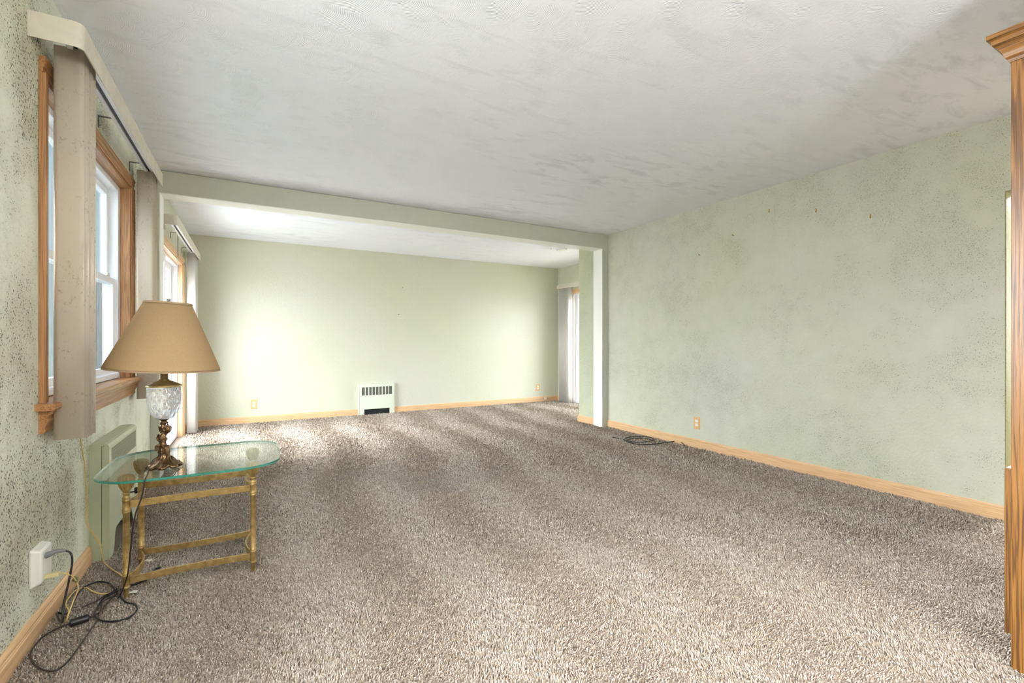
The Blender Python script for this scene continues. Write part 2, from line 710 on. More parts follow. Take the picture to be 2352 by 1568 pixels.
def shade_mat():
    t = NT('tan_shade_fabric')
    v = t.coord()
    f = t.noise(v, 320, 3, 0.6)
    c = t.mix(t.rng(f.outputs[0], 0.35, 0.65), srgb(188, 160, 122), srgb(180, 150, 110))
    df = t.n('ShaderNodeBsdfDiffuse')
    t.l(c, df.inputs[0])
    tr = t.n('ShaderNodeBsdfTranslucent')
    t.l(c, tr.inputs[0])
    mx = t.n('ShaderNodeMixShader')
    mx.inputs[0].default_value = 0.25
    t.l(df.outputs[0], mx.inputs[1])
    t.l(tr.outputs[0], mx.inputs[2])
    t.l(mx.outputs[0], t.out.inputs[0])
    return t.mat


M_SHADE = shade_mat()
M_SHADE_BAND = plain('shade_trim_band', (158, 130, 98), 0.7)
M_GREENMETAL = plain('green_painted_metal', (186, 190, 162), 0.42, bump=0.05, bscale=60, var=0.05)
M_HEATER = plain('pale_green_enamel', (212, 216, 200), 0.4)
M_SLOT = plain('grey_grille', (112, 112, 104), 0.7)
M_TANPLATE = plain('light_oak_plate', (222, 176, 124), 0.45)
M_GOLDCORD = plain('gold_cord', (208, 180, 112), 0.35)
M_TAN = plain('tan_plastic', (214, 198, 148), 0.4)
M_GREYPL = plain('grey_plastic', (120, 118, 120), 0.45)
M_PAPER = plain('white_paper', (225, 222, 212), 0.8)
M_HOOK = plain('brass_hook', (178, 140, 60), 0.4, 0.6)


def floor_mat():
    t = NT('carpet_backing')
    v = t.coord()
    a = t.noise(v, 170, 3, 0.7)
    c = t.mix(t.rng(a.outputs[0], 0.35, 0.65), srgb(118, 102, 88), srgb(172, 158, 146))
    t.l(c, t.b.inputs['Base Color'])
    t.b.inputs['Roughness'].default_value = 0.95
    t.b.inputs['Specular IOR Level'].default_value = 0.05
    t.l(t.bump(a.outputs[0], 0.8, 0.006), t.b.inputs['Normal'])
    return t.mat


def pile_mat():
    t = NT('carpet_yarn')
    at_ = t.t.nodes.new('ShaderNodeAttribute')
    at_.attribute_name = 'tint'
    c = t.ramp(at_.outputs['Fac'], [(0.0, srgb(82, 64, 48)), (0.35, srgb(139, 119, 99)), (0.7, srgb(179, 162, 145)), (1.0, srgb(218, 208, 196))])
    soil = t.noise(t.coord(), 2.2, 3, 0.6)
    # worn grey patch in the middle of the room
    pos = t.coord(loc=(-1.25, -3.6, 0))
    ln = t.t.nodes.new('ShaderNodeVectorMath')
    ln.operation = 'LENGTH'
    t.l(pos, ln.inputs[0])
    patch = t.math('MULTIPLY', t.rng(ln.outputs['Value'], 0.75, 0.1), t.rng(soil.outputs[0], 0.42, 0.62))
    c = t.mix(t.math('MULTIPLY', patch, 0.4), c, srgb(120, 118, 122))
    t.l(c, t.b.inputs['Base Color'])
    t.b.inputs['Roughness'].default_value = 0.9
    t.b.inputs['Specular IOR Level'].default_value = 0.1
    t.b.inputs['Sheen Weight'].default_value = 0.6
    t.b.inputs['Sheen Roughness'].default_value = 0.5
    t.b.inputs['Sheen Tint'].default_value = (1, 0.95, 0.9, 1)
    return t.mat


M_FLOOR = floor_mat()
M_PILE = pile_mat()

# ------------------------------------------------------------------ room shell
XL, XR, XR2 = -0.69, 3.96, 4.96
YB, YD = 7.08, 4.55
HCEIL = 2.44
YREAR = -2.2


def struct(mb, name, mats, parent=None, bevel=0):
    return mb.build(name, mats, parent, bevel, 'structure')


struct(MB().box(-0.86, 6.7, -2.4, 7.3, -0.12, 0.0), 'floor', M_FLOOR)
struct(MB().box(-0.86, 6.7, -2.4, 7.3, HCEIL, HCEIL + 0.12), 'ceiling', M_CEIL)


def holed_wall_x(mb, x0, x1, y0, y1, holes, z1=HCEIL, m=0):
    """wall lying along Y with rectangular holes (ya, yb, za, zb), sorted by y"""
    y = y0
    for ya, yb, za, zb in holes:
        mb.box(x0, x1, y, ya, 0, z1, m)
        if za > 0:
            mb.box(x0, x1, ya, yb, 0, za, m)
        if zb < z1:
            mb.box(x0, x1, ya, yb, zb, z1, m)
        y = yb
    mb.box(x0, x1, y, y1, 0, z1, m)
    return mb


WY0, WY1, WZ0, WZ1 = 2.425, 3.85, 0.835, 2.085
SY0, SY1, SZ1 = 4.86, 6.49, 1.975
DY0, DY1, DZ1 = 5.16, 6.70, 1.955
struct(holed_wall_x(MB(), -0.822, XL, YREAR, 4.60, [(0.1, 1.6, WZ0, WZ1), (WY0, WY1, WZ0, WZ1)]), 'wall_left', M_WALL_L)
struct(holed_wall_x(MB(), -0.85, XL, 4.60, YB + 0.16, [(SY0, SY1, 0, SZ1)]), 'wall_left_rear_room', M_WALL_B)
struct(MB().box(XL, 5.12, YB, YB + 0.16, 0, HCEIL), 'wall_back', M_WALL_B)
wr = MB()
wr.box(XR, XR + 0.14, 0.98, YD, 0, HCEIL)
wr.box(XR, XR + 0.14, -0.05, 0.98, 1.99, HCEIL)
struct(wr, 'wall_right', M_WALL_R)
struct(MB().box(XR - 0.0, XR + 0.14, 0.974, 0.98, 0, 1.99).box(XR, XR + 0.14, -0.05, 0.974, 1.984, 1.99), 'trim_5', M_WALL_P)
struct(MB().box(3.885, 5.12, 4.72, 5.05, 0, HCEIL), 'wall_divider', M_WALL_S)
struct(holed_wall_x(MB(), XR2, 5.12, 5.05, YB, [(DY0, DY1, 0, DZ1)]), 'wall_right_rear_room', M_WALL_B)
# the wall the oak cabinet stands against, and the rest of the house behind the camera
struct(MB().box(2.15, 3.14, -0.05, 0.11, 0, HCEIL), 'wall_near', M_WALL_R)
struct(MB().box(3.94, 4.10, YREAR, -0.05, 0, HCEIL), 'wall_near_side', M_WALL_R)
struct(MB().box(-0.85, 4.10, -2.36, YREAR, 0, HCEIL), 'wall_rear', M_WALL_B)
struct(MB().box(4.10, 6.62, -0.6, -0.45, 0, HCEIL), 'wall_kitchen_rear', M_WALL_B)
struct(MB().box(4.10, 6.62, 2.6, 2.75, 0, HCEIL), 'wall_kitchen_front', M_WALL_B)
struct(holed_wall_x(MB(), 6.50, 6.62, -0.6, 2.75, [(-0.2, 1.8, 0.7, 2.1)]), 'wall_kitchen_side', M_WALL_B)

# the cased opening between the rooms: beam, posts and their pale lining
BZ = 2.256
bm_ = MB()
bm_.box(XL, XR + 0.0, YD, 4.72, BZ + 0.006, HCEIL - 0.004)
bm_.box(XL, -0.633, YD, 4.72, 0, BZ + 0.006)
bm_.box(3.872, XR + 0.14, YD, 4.72, 0, BZ + 0.006)
frame = struct(bm_, 'trim_1', M_BEAM)
ln_ = MB()
ln_.box(-0.633, 3.872, YD + 0.001, 4.7215, BZ, BZ + 0.006)
ln_.box(-0.633, -0.627, YD + 0.001, 4.7215, 0, BZ)
ln_.box(3.866, 3.872, YD + 0.001, 4.7215, 0, BZ)
lining = struct(ln_, 'opening_lining', M_LINING, frame)


def base_prof(sign):
    # distance from the wall, height
    p = [(0, 0), (0.015, 0), (0.015, 0.058), (0.012, 0.061), (0.0135, 0.066), (0.0115, 0.070), (0.012, 0.078), (0.008, 0.087), (0.004, 0.092), (0, 0.092)]
    return [(sign * a, b) for a, b in p]


def baseboard(name, axis, wall, sign, a0, a1, mat):
    prof = [(wall + p[0], p[1]) for p in base_prof(sign)]
    return struct(MB().prism(prof, axis, a0, a1), name, mat)


baseboard('baseboard_left', 'Y', XL, 1, YREAR, 2.965, OAK['Y'])
baseboard('baseboard_left_2', 'Y', XL, 1, 3.63, YD, OAK['Y'])
baseboard('baseboard_right', 'Y', XR, -1, 0.98, YD, OAK['Y'])
baseboard('baseboard_divider', 'Y', 3.885, -1, 4.7225, 5.064, OAK['Y'])
baseboard('baseboard_divider_end', 'X', 5.05, 1, 3.871, XR2, OAK['X'])
baseboard('baseboard_back', 'X', YB, -1, XL, 1.366, OAK['X'])
baseboard('baseboard_back_2', 'X', YB, -1, 1.904, XR2, OAK['X'])
baseboard('baseboard_left_rear', 'Y', XL, 1, 6.56, YB - 0.015, OAK['Y'])
baseboard('baseboard_right_rear', 'Y', XR2, -1, 6.77, YB - 0.015, OAK['Y'])


# ------------------------------------------------------------------ windows and doors
def casing(root, y0, y1, z0, z1, w, x, s, mats, floor=False):
    """three or two-sided casing on the wall plane x, s = +1 when the room lies towards +x"""
    t_ = 0.020

    def strip(axis, prof, a0, a1, nm, mat):
        struct(MB().prism(prof, axis, a0, a1), nm, mat, root, bevel=0.002)
    for a, b in ((y0, y0 + w), (y1 - w, y1)):
        inner_first = (a == y1 - w)
        prof = []
        # profile across the width (y) with depth (x): rounded step towards the opening
        ys = [0, 0.0, 0.25, 0.30, 0.62, 0.68, 0.93, 1.0, 1.0]
        ds = [0, 1.0, 1.0, 0.86, 0.80, 0.66, 0.60, 0.45, 0]
        for q, d in zip(ys, ds):
            yy = a + (q if not inner_first else 1 - q) * w
            prof.append((x + s * d * t_, yy))
        strip('Z', prof, z0, z1 - w, 'casing', mats['Z'])
    ys = [0, 0.0, 0.25, 0.30, 0.62, 0.68, 0.93, 1.0, 1.0]
    ds = [0, 1.0, 1.0, 0.86, 0.80, 0.66, 0.60, 0.45, 0]
    prof = [(x + s * d * t_, z1 - q * w) for q, d in zip(ys, ds)]
    strip('Y', prof, y0, y1, 'casing', mats['Y'])


# --- window in the near room: two white double-hung units in one oak casing
w1 = struct_root('window_1', (XL, 3.14, WZ0))
casing(w1, 2.365, 3.908, WZ0 + 0.016, 2.148, 0.062, XL, 1, WOAK)
jb = MB()
jb.box(-0.737, XL + 0.004, WY0, WY0 + 0.014, 0.851, WZ1 - 0.0)
struct(jb, 'window_jamb', WOAK['Z'], w1)
struct(MB().box(-0.737, XL + 0.004, WY1 - 0.014, WY1, 0.851, WZ1), 'window_jamb', WOAK['Z'], w1)
struct(MB().box(-0.737, XL + 0.004, WY0 + 0.014, WY1 - 0.014, WZ1 - 0.014, WZ1), 'window_jamb', WOAK['Y'], w1)
struct(MB().prism([(-0.80, WZ0 - 0.009), (-0.640, WZ0 - 0.009), (-0.634, WZ0 - 0.004), (-0.634, 0.845), (-0.640, 0.851), (-0.80, 0.851)], 'Y', 2.33, 3.94), 'windowsill', WOAK['Y'], w1)
ap = [(XL, 0.826), (-0.648, 0.826), (-0.650, 0.812), (-0.660, 0.806), (-0.664, 0.797), (-0.661, 0.786), (-0.668, 0.772), (-0.673, 0.758), (-0.670, 0.748), (-0.674, 0.738), (XL, 0.738)]
struct(MB().prism(ap, 'Y', 2.365, 3.908), 'window_apron', WOAK['Y'], w1)


def frame_rect(mb, x0, x1, y0, y1, z0, z1, w):
    mb.box(x0, x1, y0, y0 + w, z0, z1)
    mb.box(x0, x1, y1 - w, y1, z0, z1)
    mb.box(x0, x1, y0 + w, y1 - w, z0, z0 + w)
    mb.box(x0, x1, y0 + w, y1 - w, z1 - w, z1)


struct(MB().box(-0.822, -0.737, WY0, WY0 + 0.012, WZ0 + 0.016, WZ1).box(-0.822, -0.737, WY1 - 0.012, WY1, WZ0 + 0.016, WZ1)
       .box(-0.822, -0.737, WY0 + 0.012, WY1 - 0.012, WZ1 - 0.012, WZ1), 'window_lining', M_VINYL, w1)
MID = (WY0 + WY1) / 2
for ya, yb in ((WY0 + 0.012, MID - 0.03), (MID + 0.03, WY1 - 0.012)):
    fr = MB()
    frame_rect(fr, -0.818, -0.740, ya, yb, 0.853, WZ1 - 0.013, 0.030)
    struct(fr, 'window_frame', M_VINYL, w1, bevel=0.003)
    sa = MB()
    frame_rect(sa, -0.816, -0.787, ya + 0.032, yb - 0.032, 1.445, WZ1 - 0.045, 0.038)
    struct(sa, 'upper_sash', M_VINYL, w1, bevel=0.004)
    struct(MB().box(-0.810, -0.806, ya + 0.068, yb - 0.068, 1.481, WZ1 - 0.081), 'window_pane', M_GLASS1, w1)
    sb = MB()
    frame_rect(sb, -0.782, -0.756, ya + 0.032, yb - 0.032, 0.885, 1.481, 0.040)
    struct(sb, 'lower_sash', M_VINYL, w1, bevel=0.004)
    struct(MB().box(-0.771, -0.767, ya + 0.070, yb - 0.070, 0.923, 1.443), 'window_pane', M_GLASS1, w1)
    lk = MB()
    for q in (0.3, 0.7):
        yy = ya + (yb - ya) * q
        lk.box(-0.778, -0.752, yy - 0.028, yy + 0.028, 1.480, 1.488).box(-0.770, -0.752, yy - 0.012, yy + 0.03, 1.488, 1.500)
    struct(lk, 'sash_lock', M_WHITE, w1, bevel=0.002)
struct(MB().box(-0.821, -0.732, MID - 0.03, MID + 0.03, 0.852, WZ1 - 0.012), 'mullion', M_VINYL, w1, bevel=0.002)


# --- sliding doors of the far room
def slider(root, x, s, y0, y1, z1, mats, w=0.062):
    casing(root, y0 - w + 0.004, y1 + w - 0.004, 0, z1 + w - 0.004, w, x, s, mats)
    xo = x - s * 0.045
    j = MB()
    struct(MB().box(min(x + s * .003, xo), max(x + s * .003, xo), y0, y0 + 0.014, 0, z1), 'door_jamb', mats['Z'], root)
    struct(MB().box(min(x + s * .003, xo), max(x + s * .003, xo), y1 - 0.014, y1, 0, z1), 'door_jamb', mats['Z'], root)
    struct(MB().box(min(x + s * .003, xo), max(x + s * .003, xo), y0 + 0.014, y1 - 0.014, z1 - 0.014, z1), 'door_jamb', mats['Y'], root)
    xi, xe = x - s * 0.046, x - s * 0.150
    a, b = min(xi, xe), max(xi, xe)
    f = MB()
    frame_rect(f, a, b, y0 + 0.001, y1 - 0.001, 0.004, z1 - 0.001, 0.034)
    struct(f, 'door_frame', M_VINYL, root, bevel=0.003)
    mid = (y0 + y1) / 2
    for k, (ya, yb) in enumerate(((y0 + 0.036, mid + 0.03), (mid - 0.03, y1 - 0.036))):
        xc = x - s * (0.068 + 0.045 * k)
        p = MB()
        frame_rect(p, xc - 0.017, xc + 0.017, ya, yb, 0.040, z1 - 0.037, 0.068)
        struct(p, 'door_panel', M_VINYL, root, bevel=0.004)
        struct(MB().box(xc - 0.003, xc + 0.003, ya + 0.066, yb - 0.066, 0.106, z1 - 0.103), 'door_pane', M_GLASS, root)
    hx = x - s * 0.051
    hy = mid - 0.0
    struct(MB().tube([(hx, y0 + 0.07, 0.92), (hx + s * 0.03, y0 + 0.07, 0.94), (hx + s * 0.03, y0 + 0.07, 1.10), (hx, y0 + 0.07, 1.12)], 0.006, 8), 'door_handle', M_WHITE, root)


d1 = struct_root('door_1', (XL, 5.7, 0))
slider(d1, XL, 1, SY0, SY1, SZ1, OAK)
d2 = struct_root('door_2', (XR2, 5.9, 0))
slider(d2, XR2, -1, DY0, DY1, DZ1, OAK)

# unseen windows behind the camera and in the kitchen, added to light the room
w2 = struct_root('added_window_2', (XL, 0.85, WZ0))
f = MB()
frame_rect(f, -0.835, -0.740, 0.1, 0.85, WZ0, WZ1, 0.045)
frame_rect(f, -0.835, -0.740, 0.85, 1.6, WZ0, WZ1, 0.045)
struct(f, 'window_frame', M_VINYL, w2)
struct(MB().box(-0.793, -0.787, 0.145, 0.805, WZ0 + 0.045, WZ1 - 0.045).box(-0.793, -0.787, 0.895, 1.555, WZ0 + 0.045, WZ1 - 0.045), 'window_pane', M_GLASS, w2)
w3 = struct_root('added_window_3', (6.5, 0.8, 0.7))
f = MB()
frame_rect(f, 6.53, 6.60, -0.2, 0.8, 0.7, 2.1, 0.05)
frame_rect(f, 6.53, 6.60, 0.8, 1.8, 0.7, 2.1, 0.05)
struct(f, 'window_frame', M_VINYL, w3)
struct(MB().box(6.562, 6.568, -0.15, 0.75, 0.75, 2.05).box(6.562, 6.568, 0.85, 1.75, 0.75, 2.05), 'window_pane', M_GLASS, w3)


# ------------------------------------------------------------------ outdoors
def siding_mat():
    t = NT('blue_grey_board_siding')
    sx = t.t.nodes.new('ShaderNodeSeparateXYZ')
    t.l(t.coord(), sx.inputs[0])
    fr = t.math('FRACT', t.math('MULTIPLY', t.math('ADD', sx.outputs[0], sx.outputs[1]), 2.6))
    g = t.rng(fr, 0.0, 0.16)
    nz = t.noise(t.coord(scale=(3, 3, 0.2)), 2, 3)
    c = t.mix(nz.outputs[0], srgb(98, 108, 112), srgb(112, 120, 122))
    c = t.mix(g, srgb(72, 82, 88), c)
    t.l(c, t.b.inputs['Base Color'])
    t.b.inputs['Roughness'].default_value = 0.8
    return t.mat


M_SIDING = siding_mat()
M_GROUND = plain('pale_bounce_ground', (186, 186, 182), 0.9, bump=0.4, bscale=30, var=0.2)  # ground tone made pale so it bounces light up to the ceiling
g = MB().box(-40, -0.87, -30, 45, -0.35, -0.15).box(6.72, 40, -30, 45, -0.35, -0.15).box(-0.87, 6.72, 7.32, 45, -0.35, -0.15).box(-0.87, 6.72, -30, -2.42, -0.35, -0.15).build('outdoor_ground', M_GROUND)
g['kind'] = 'structure'
nh = thing('neighbour_house', (-5.2, 14, -0.15), 'blue grey board house seen hazily through the glass of the near window', 'house')
MB().box(-7.5, -2.2, 9.5, 30, -0.15, 7.4).build('house_wall', M_SIDING, nh)
MB().prism([(-7.9, 7.4), (-1.9, 7.4), (-4.85, 9.2)], 'Y', 9.1, 30.4).build('roof', plain('roof_shingle', (90, 92, 96), 0.9), nh)

# ------------------------------------------------------------------ vertical blinds


def arc_L(xw, y0, xf, y1, r, z0, z1, s, t_=0.004, far_return=False):
    """valance: return from the wall at y0, rounded corner, long front at x = xf to y1"""
    outer = [(xw, y0)]
    n = 8
    for i in range(n + 1):
        a = math.pi / 2 * i / n
        outer.append((xf - s * r + s * r * math.sin(a), y0 + r - r * math.cos(a)))
    outer.append((xf, y1))
    inner = [(xw, y0 + t_)]
    for i in range(n + 1):
        a = math.pi / 2 * i / n
        rr = r - t_
        inner.append((xf - s * r + s * rr * math.sin(a), y0 + r - rr * math.cos(a)))
    inner.append((xf - s * t_, y1))
    return outer + inner[::-1]


def strip_solid(mb, prof, z0, z1, m=0):
    """prism with long concave profile as quads between outer and inner"""
    n = len(prof) // 2
    o = prof[:n]
    i_ = prof[n:][::-1]
    v = []
    for (a, b) in zip(o, i_):
        v += [(a[0], a[1], z0), (a[0], a[1], z1), (b[0], b[1], z0), (b[0], b[1], z1)]
    f = []
    for k in range(n - 1):
        p, q = 4 * k, 4 * (k + 1)
        f += [(p, q, q + 1, p + 1), (p + 2, p + 3, q + 3, q + 2), (p + 1, q + 1, q + 3, p + 3), (p, p + 2, q + 2, q)]
    f += [(0, 1, 3, 2), (4 * (n - 1), 4 * (n - 1) + 2, 4 * (n - 1) + 3, 4 * (n - 1) + 1)]
    mb.add(v, f, m)
    return mb


def vane(xa, xb, y, z0, z1, ang=0.0, bow=0.003):
    mb = MB()
    n = 6
    t_ = 0.0012
    w = xb - xa
    xc = (xa + xb) / 2
    pts = []
    for i in range(n + 1):
        q = i / n - 0.5
        dx, dy = q * w, -bow * (1 - (2 * q) ** 2)
        pts.append((xc + dx * math.cos(ang) - dy * math.sin(ang), y + dx * math.sin(ang) + dy * math.cos(ang)))
    v = []
    for p in pts:
        v += [(p[0], p[1], z0), (p[0], p[1], z1), (p[0], p[1] + t_, z0), (p[0], p[1] + t_, z1)]
    f = []
    for k in range(n):
        p, q = 4 * k, 4 * (k + 1)
        f += [(p, q, q + 1, p + 1), (p + 2, p + 3, q + 3, q + 2), (p + 1, q + 1, q + 3, p + 3), (p, p + 2, q + 2, q)]
    f += [(0, 1, 3, 2), (4 * n, 4 * n + 2, 4 * n + 3, 4 * n + 1)]
    mb.add(v, f, 0, True)
    return mb


def vertical_blind(loc, label, xw, s, y0, y1, xf, z0, z1, stacks, vx, vz0, bracket_ys, vmat, vtop=None, far_wall=False):
    t = thing('vertical_blind', loc, label, 'blind', 'vertical blinds over the windows')
    p = arc_L(xw + s * 0.0005, y0, xf, y1, 0.028, z0, z1, s)
    strip_solid(MB(), p, z0, z1).build('valance', M_VALANCE, t)
    zt = z0 + 0.058
    xa, xb = sorted((xf - s * 0.082, xf - s * 0.032))
    rail = MB()
    rail.box(xa, xa + 0.016, y0 + 0.04, y1 - 0.02, zt, zt + 0.024)
    rail.box(xb - 0.016, xb, y0 + 0.04, y1 - 0.02, zt, zt + 0.024)
    rail.box(xa, xb, y0 + 0.04, y1 - 0.02, zt + 0.024, zt + 0.027)
    r_ = rail.build('headrail', M_VINYL, t)
    MB().box(xa + 0.0162, xb - 0.0162, y0 + 0.045, y1 - 0.025, zt + 0.010, zt + 0.0235).build('headrail_channel', M_CHANNEL, r_)
    for by in bracket_ys:
        mb = MB()
        xe = xf - s * 0.03
        mb.box(min(xw, xe), max(xw, xe), by - 0.008, by + 0.008, zt + 0.0275, zt + 0.030)
        mb.box(min(xw, xw + s * 0.003), max(xw, xw + s * 0.003), by - 0.008, by + 0.008, zt - 0.030, zt + 0.0275)
        mb.build('bracket', M_METAL, t)
    for (ya, yb, n, ang) in stacks:
        for k in range(n):
            yy = ya + (yb - ya) * k / max(n - 1, 1)
            a = ang + random.uniform(-0.03, 0.03)
            ztop = zt - 0.004
            jx = random.uniform(-0.004, 0.003)
            mb = vane(vx[0] + jx, vx[1] + jx - (0.003 if k == 0 else 0), yy, vz0 + random.uniform(-0.002, 0.002), ztop, a)
            o = mb.build('vane', vmat, t)
            c = (vx[0] + vx[1]) / 2
            MB().box(c - 0.008, c + 0.008, yy - 0.0045, yy - 0.001, ztop - 0.006, zt + 0.008).build('vane_clip', M_WHITE, o)
    return t


vertical_blind((XL, 3.14, 0.71), 'long vertical blind with beige vanes stacked at both ends of the near window', XL, 1,
               2.265, 4.02, -0.54, 2.163, 2.255, [(2.40, 2.535, 9, 0.0), (3.875, 3.99, 8, 0.0)], (-0.655, -0.563), 0.705, (2.36, 3.14, 3.84), M_BLIND)
b2 = vertical_blind((XL, 5.8, 0.02), 'vertical blind with floor length pale vanes over the left sliding door', XL, 1,
                    4.81, 6.86, -0.545, 2.07, 2.155, [(6.55, 6.76, 9, 0.0)], (-0.652, -0.563), 0.018, (5.2, 5.6, 6.45), M_VANE_WHITE)
# pull cord hanging from the far room blind
cq = MB()
for dy in (0.0, 0.05):
    cq.tube([(-0.60, 5.30 + dy, 2.075), (-0.601, 5.30 + dy, 1.5), (-0.60, 5.30 + dy, 0.8)], 0.0016, 6)
cq.tube([(-0.60, 5.30, 0.8), (-0.60, 5.325, 0.775), (-0.60, 5.35, 0.8)], 0.0016, 6)
cq.build('pull_cord', M_GREYPL, b2)
vertical_blind((XR2, 5.9, 0.02), 'vertical blind with white vanes stacked in the far right corner', XR2, -1,
               6.93, 5.07, 4.83, 2.04, 2.108, [(6.90, 6.62, 12, 0.0)], (4.855, 4.945), 0.018, (6.4, 5.9), M_VANE_WHITE) if False else None
t3 = thing('vertical_blind', (XR2, 5.9, 0.02), 'vertical blind with white vanes stacked in the far right corner', 'blind', 'vertical blinds over the windows')
strip_solid(MB(), [(XR2 - 0.0005, 6.93), (4.83, 6.93), (4.83, 5.08), (XR2 - 0.0005, 6.926), (4.834, 6.926), (4.834, 5.08)][:3] + [(4.834, 5.08), (4.834, 6.926), (XR2 - 0.0005, 6.926)], 2.037, 2.108).build('valance', M_VALANCE, t3)
MB().box(4.87, 4.92, 5.10, 6.91, 2.045, 2.075).build('headrail', M_VINYL, t3)
for k in range(12):
    yy = 6.62 + 0.28 * k / 11
    o = vane(4.853, 4.945, yy, 0.017 + random.uniform(-0.002, 0.002), 2.035, random.uniform(-0.03, 0.03)).build('vane', M_VANE_WHITE, t3)
    MB().box(4.891, 4.907, yy - 0.004, yy - 0.001, 2.028, 2.050).build('vane_clip', M_WHITE, o)

# ------------------------------------------------------------------ convector cover under the near window
RX, RY0, RY1, RZ = -0.614, 2.985, 3.615, 0.578
rc = thing('radiator_cover', (XL, 3.3, 0), 'pale green metal radiator cover with a mesh grille under the near window', 'radiator')
mb = MB()
c0 = 0.018
# hood and front sheet, profile in x,z, with an arched bottom between two feet
prof = [(XL, RZ), (RX - c0, RZ), (RX - c0 * 0.35, RZ - c0 * 0.25), (RX, RZ - c0)]
v, fcs = [], []
mb.prism([(XL, RZ - 0.012), (XL, RZ), (RX - c0, RZ), (RX - c0 * 0.35, RZ - c0 * 0.3), (RX, RZ - c0), (RX, 0.545), (RX - 0.004, 0.545), (RX - 0.004, RZ - c0 - 0.003), (RX - c0 - 0.002, RZ - 0.012)], 'Y', RY0, RY1)
gy0, gy1, gz0, gz1 = RY0 + 0.045, RY1 - 0.025, 0.447, 0.545
mb.box(RX - 0.004, RX, RY0, gy0, gz0, gz1)
mb.box(RX - 0.004, RX, gy1, RY1, gz0, gz1)
# lower front with raised curved bottom edge
pts = [(RY0, 0), (RY0 + 0.075, 0), (RY0 + 0.10, 0.035)]
for i in range(7):
    a = math.pi / 2 * i / 6
    pts.append((RY0 + 0.105 + 0.05 * (1 - math.cos(a)), 0.05 + 0.07 * math.sin(a)))
pts += [(RY1 - 0.16, 0.12), (RY1 - 0.11, 0.06), (RY1 - 0.075, 0), (RY1, 0), (RY1, gz0), (RY0, gz0)]
mb.prism(pts, 'X', RX - 0.004, RX)
mb.build('cover_front', M_GREENMETAL, rc, bevel=0.0015)
MB().box(XL, RX - 0.030, RY0, RY0 + 0.004, 0, RZ - 0.012).build('end_panel', M_GREENMETAL, rc)
MB().box(RX - 0.028, RX - 0.004, RY0 + 0.001, RY0 + 0.005, 0, RZ - 0.014).build('corner_strip', M_GREENMETAL, rc)
MB().box(XL, RX - 0.004, RY1 - 0.004, RY1, 0, RZ - 0.012).build('end_panel', M_GREENMETAL, rc)
# diamond mesh grille: thin bars crossing
gr = MB()
L = gz1 - gz0
step = 0.016
xg = RX - 0.003
k = 0
y = gy0 - L
while y < gy1:
    for sg in (1, -1):
        a = [y, gz0] if sg == 1 else [y, gz1]
        b = [y + L * 0.62, gz1] if sg == 1 else [y + L * 0.62, gz0]
        if b[0] <= gy0 or a[0] >= gy1:
            continue
        def clipy(p, q, yy):
            tt = (yy - p[0]) / (q[0] - p[0])
            return [yy, p[1] + (q[1] - p[1]) * tt]
        if a[0] < gy0:
            a = clipy(a, b, gy0)
        if b[0] > gy1:
            b = clipy(a, b, gy1)
        d = Vector((b[0] - a[0], b[1] - a[1]))
        if d.length < 1e-4:
            continue
        nrm = Vector((-d.y, d.x)).normalized() * 0.0010
        q = [(a[0] + nrm.x, a[1] + nrm.y), (a[0] - nrm.x, a[1] - nrm.y), (b[0] - nrm.x, b[1] - nrm.y), (b[0] + nrm.x, b[1] + nrm.y)]
        gr.prism(q, 'X', xg - 0.001, xg + 0.001)
    y += step
gr.build('grille', M_GREENMETAL, rc)
MB().box(-0.672, -0.640, RY0 + 0.03, RY1 - 0.03, 0.16, 0.42).build('heating_fins', M_DARK, rc)
MB().box(-0.689, -0.686, RY0 + 0.02, RY1 - 0.02, 0.02, 0.56).build('back_panel', M_DARK, rc)
vv = MB().lathe([(0.009, 0), (0.010, 0.004), (0.010, 0.028), (0.007, 0.034)], (RX + 0.03, 3.43, 0.20), 12)
vv.tube([(RX - 0.02, 3.43, 0.21), (RX + 0.03, 3.43, 0.21)], 0.004)
vv.build('valve_knob', M_BLACK, rc)

# ------------------------------------------------------------------ wall heater on the back wall
hx0, hx1, hz = 1.371, 1.900, 0.462
wh = thing('wall_heater', (1.635, YB, 0), 'small pale green wall heater set into the baseboard of the back wall', 'heater')
mb = MB()
yf = YB - 0.045
mb.box(hx0, hx1, yf, YB - 0.0005, hz - 0.022, hz)
mb.box(hx0, hx0 + 0.012, yf - 0.004, YB - 0.0005, 0, hz - 0.022)
mb.box(hx1 - 0.012, hx1, yf - 0.004, YB - 0.0005, 0, hz - 0.022)
sx0, sx1, sz0, sz1 = hx0 + 0.050, hx1 - 0.035, 0.292, 0.412
n = 9
mb.box(hx0 + 0.012, sx0, yf, yf + 0.004, 0, hz - 0.022)
mb.box(sx1, hx1 - 0.012, yf, yf + 0.004, 0, hz - 0.022)
mb.box(sx0, sx1, yf, yf + 0.004, sz1, hz - 0.022)
mb.box(sx0, sx1, yf, yf + 0.004, 0.085, sz0)
pw = (sx1 - sx0) / n
for i in range(n + 1):
    if 0 < i < n:
        mb.box(sx0 + i * pw - 0.006, sx0 + i * pw + 0.006, yf, yf + 0.004, sz0, sz1)
mb.box(sx0, sx0 + 0.035, yf, yf + 0.004, 0, 0.085)
mb.box(sx1 - 0.038, sx1, yf, yf + 0.004, 0, 0.085)
mb.build('heater_case', M_HEATER, wh, bevel=0.0012)
MB().box(sx0 - 0.01, sx1 + 0.01, yf + 0.012, yf + 0.016, sz0 - 0.01, sz1 + 0.01).build('grille_backing', M_SLOT, wh)
MB().box(hx0 + 0.014, hx1 - 0.014, yf + 0.024, yf + 0.030, 0.0, 0.10).build('air_inlet', M_DARK, wh)


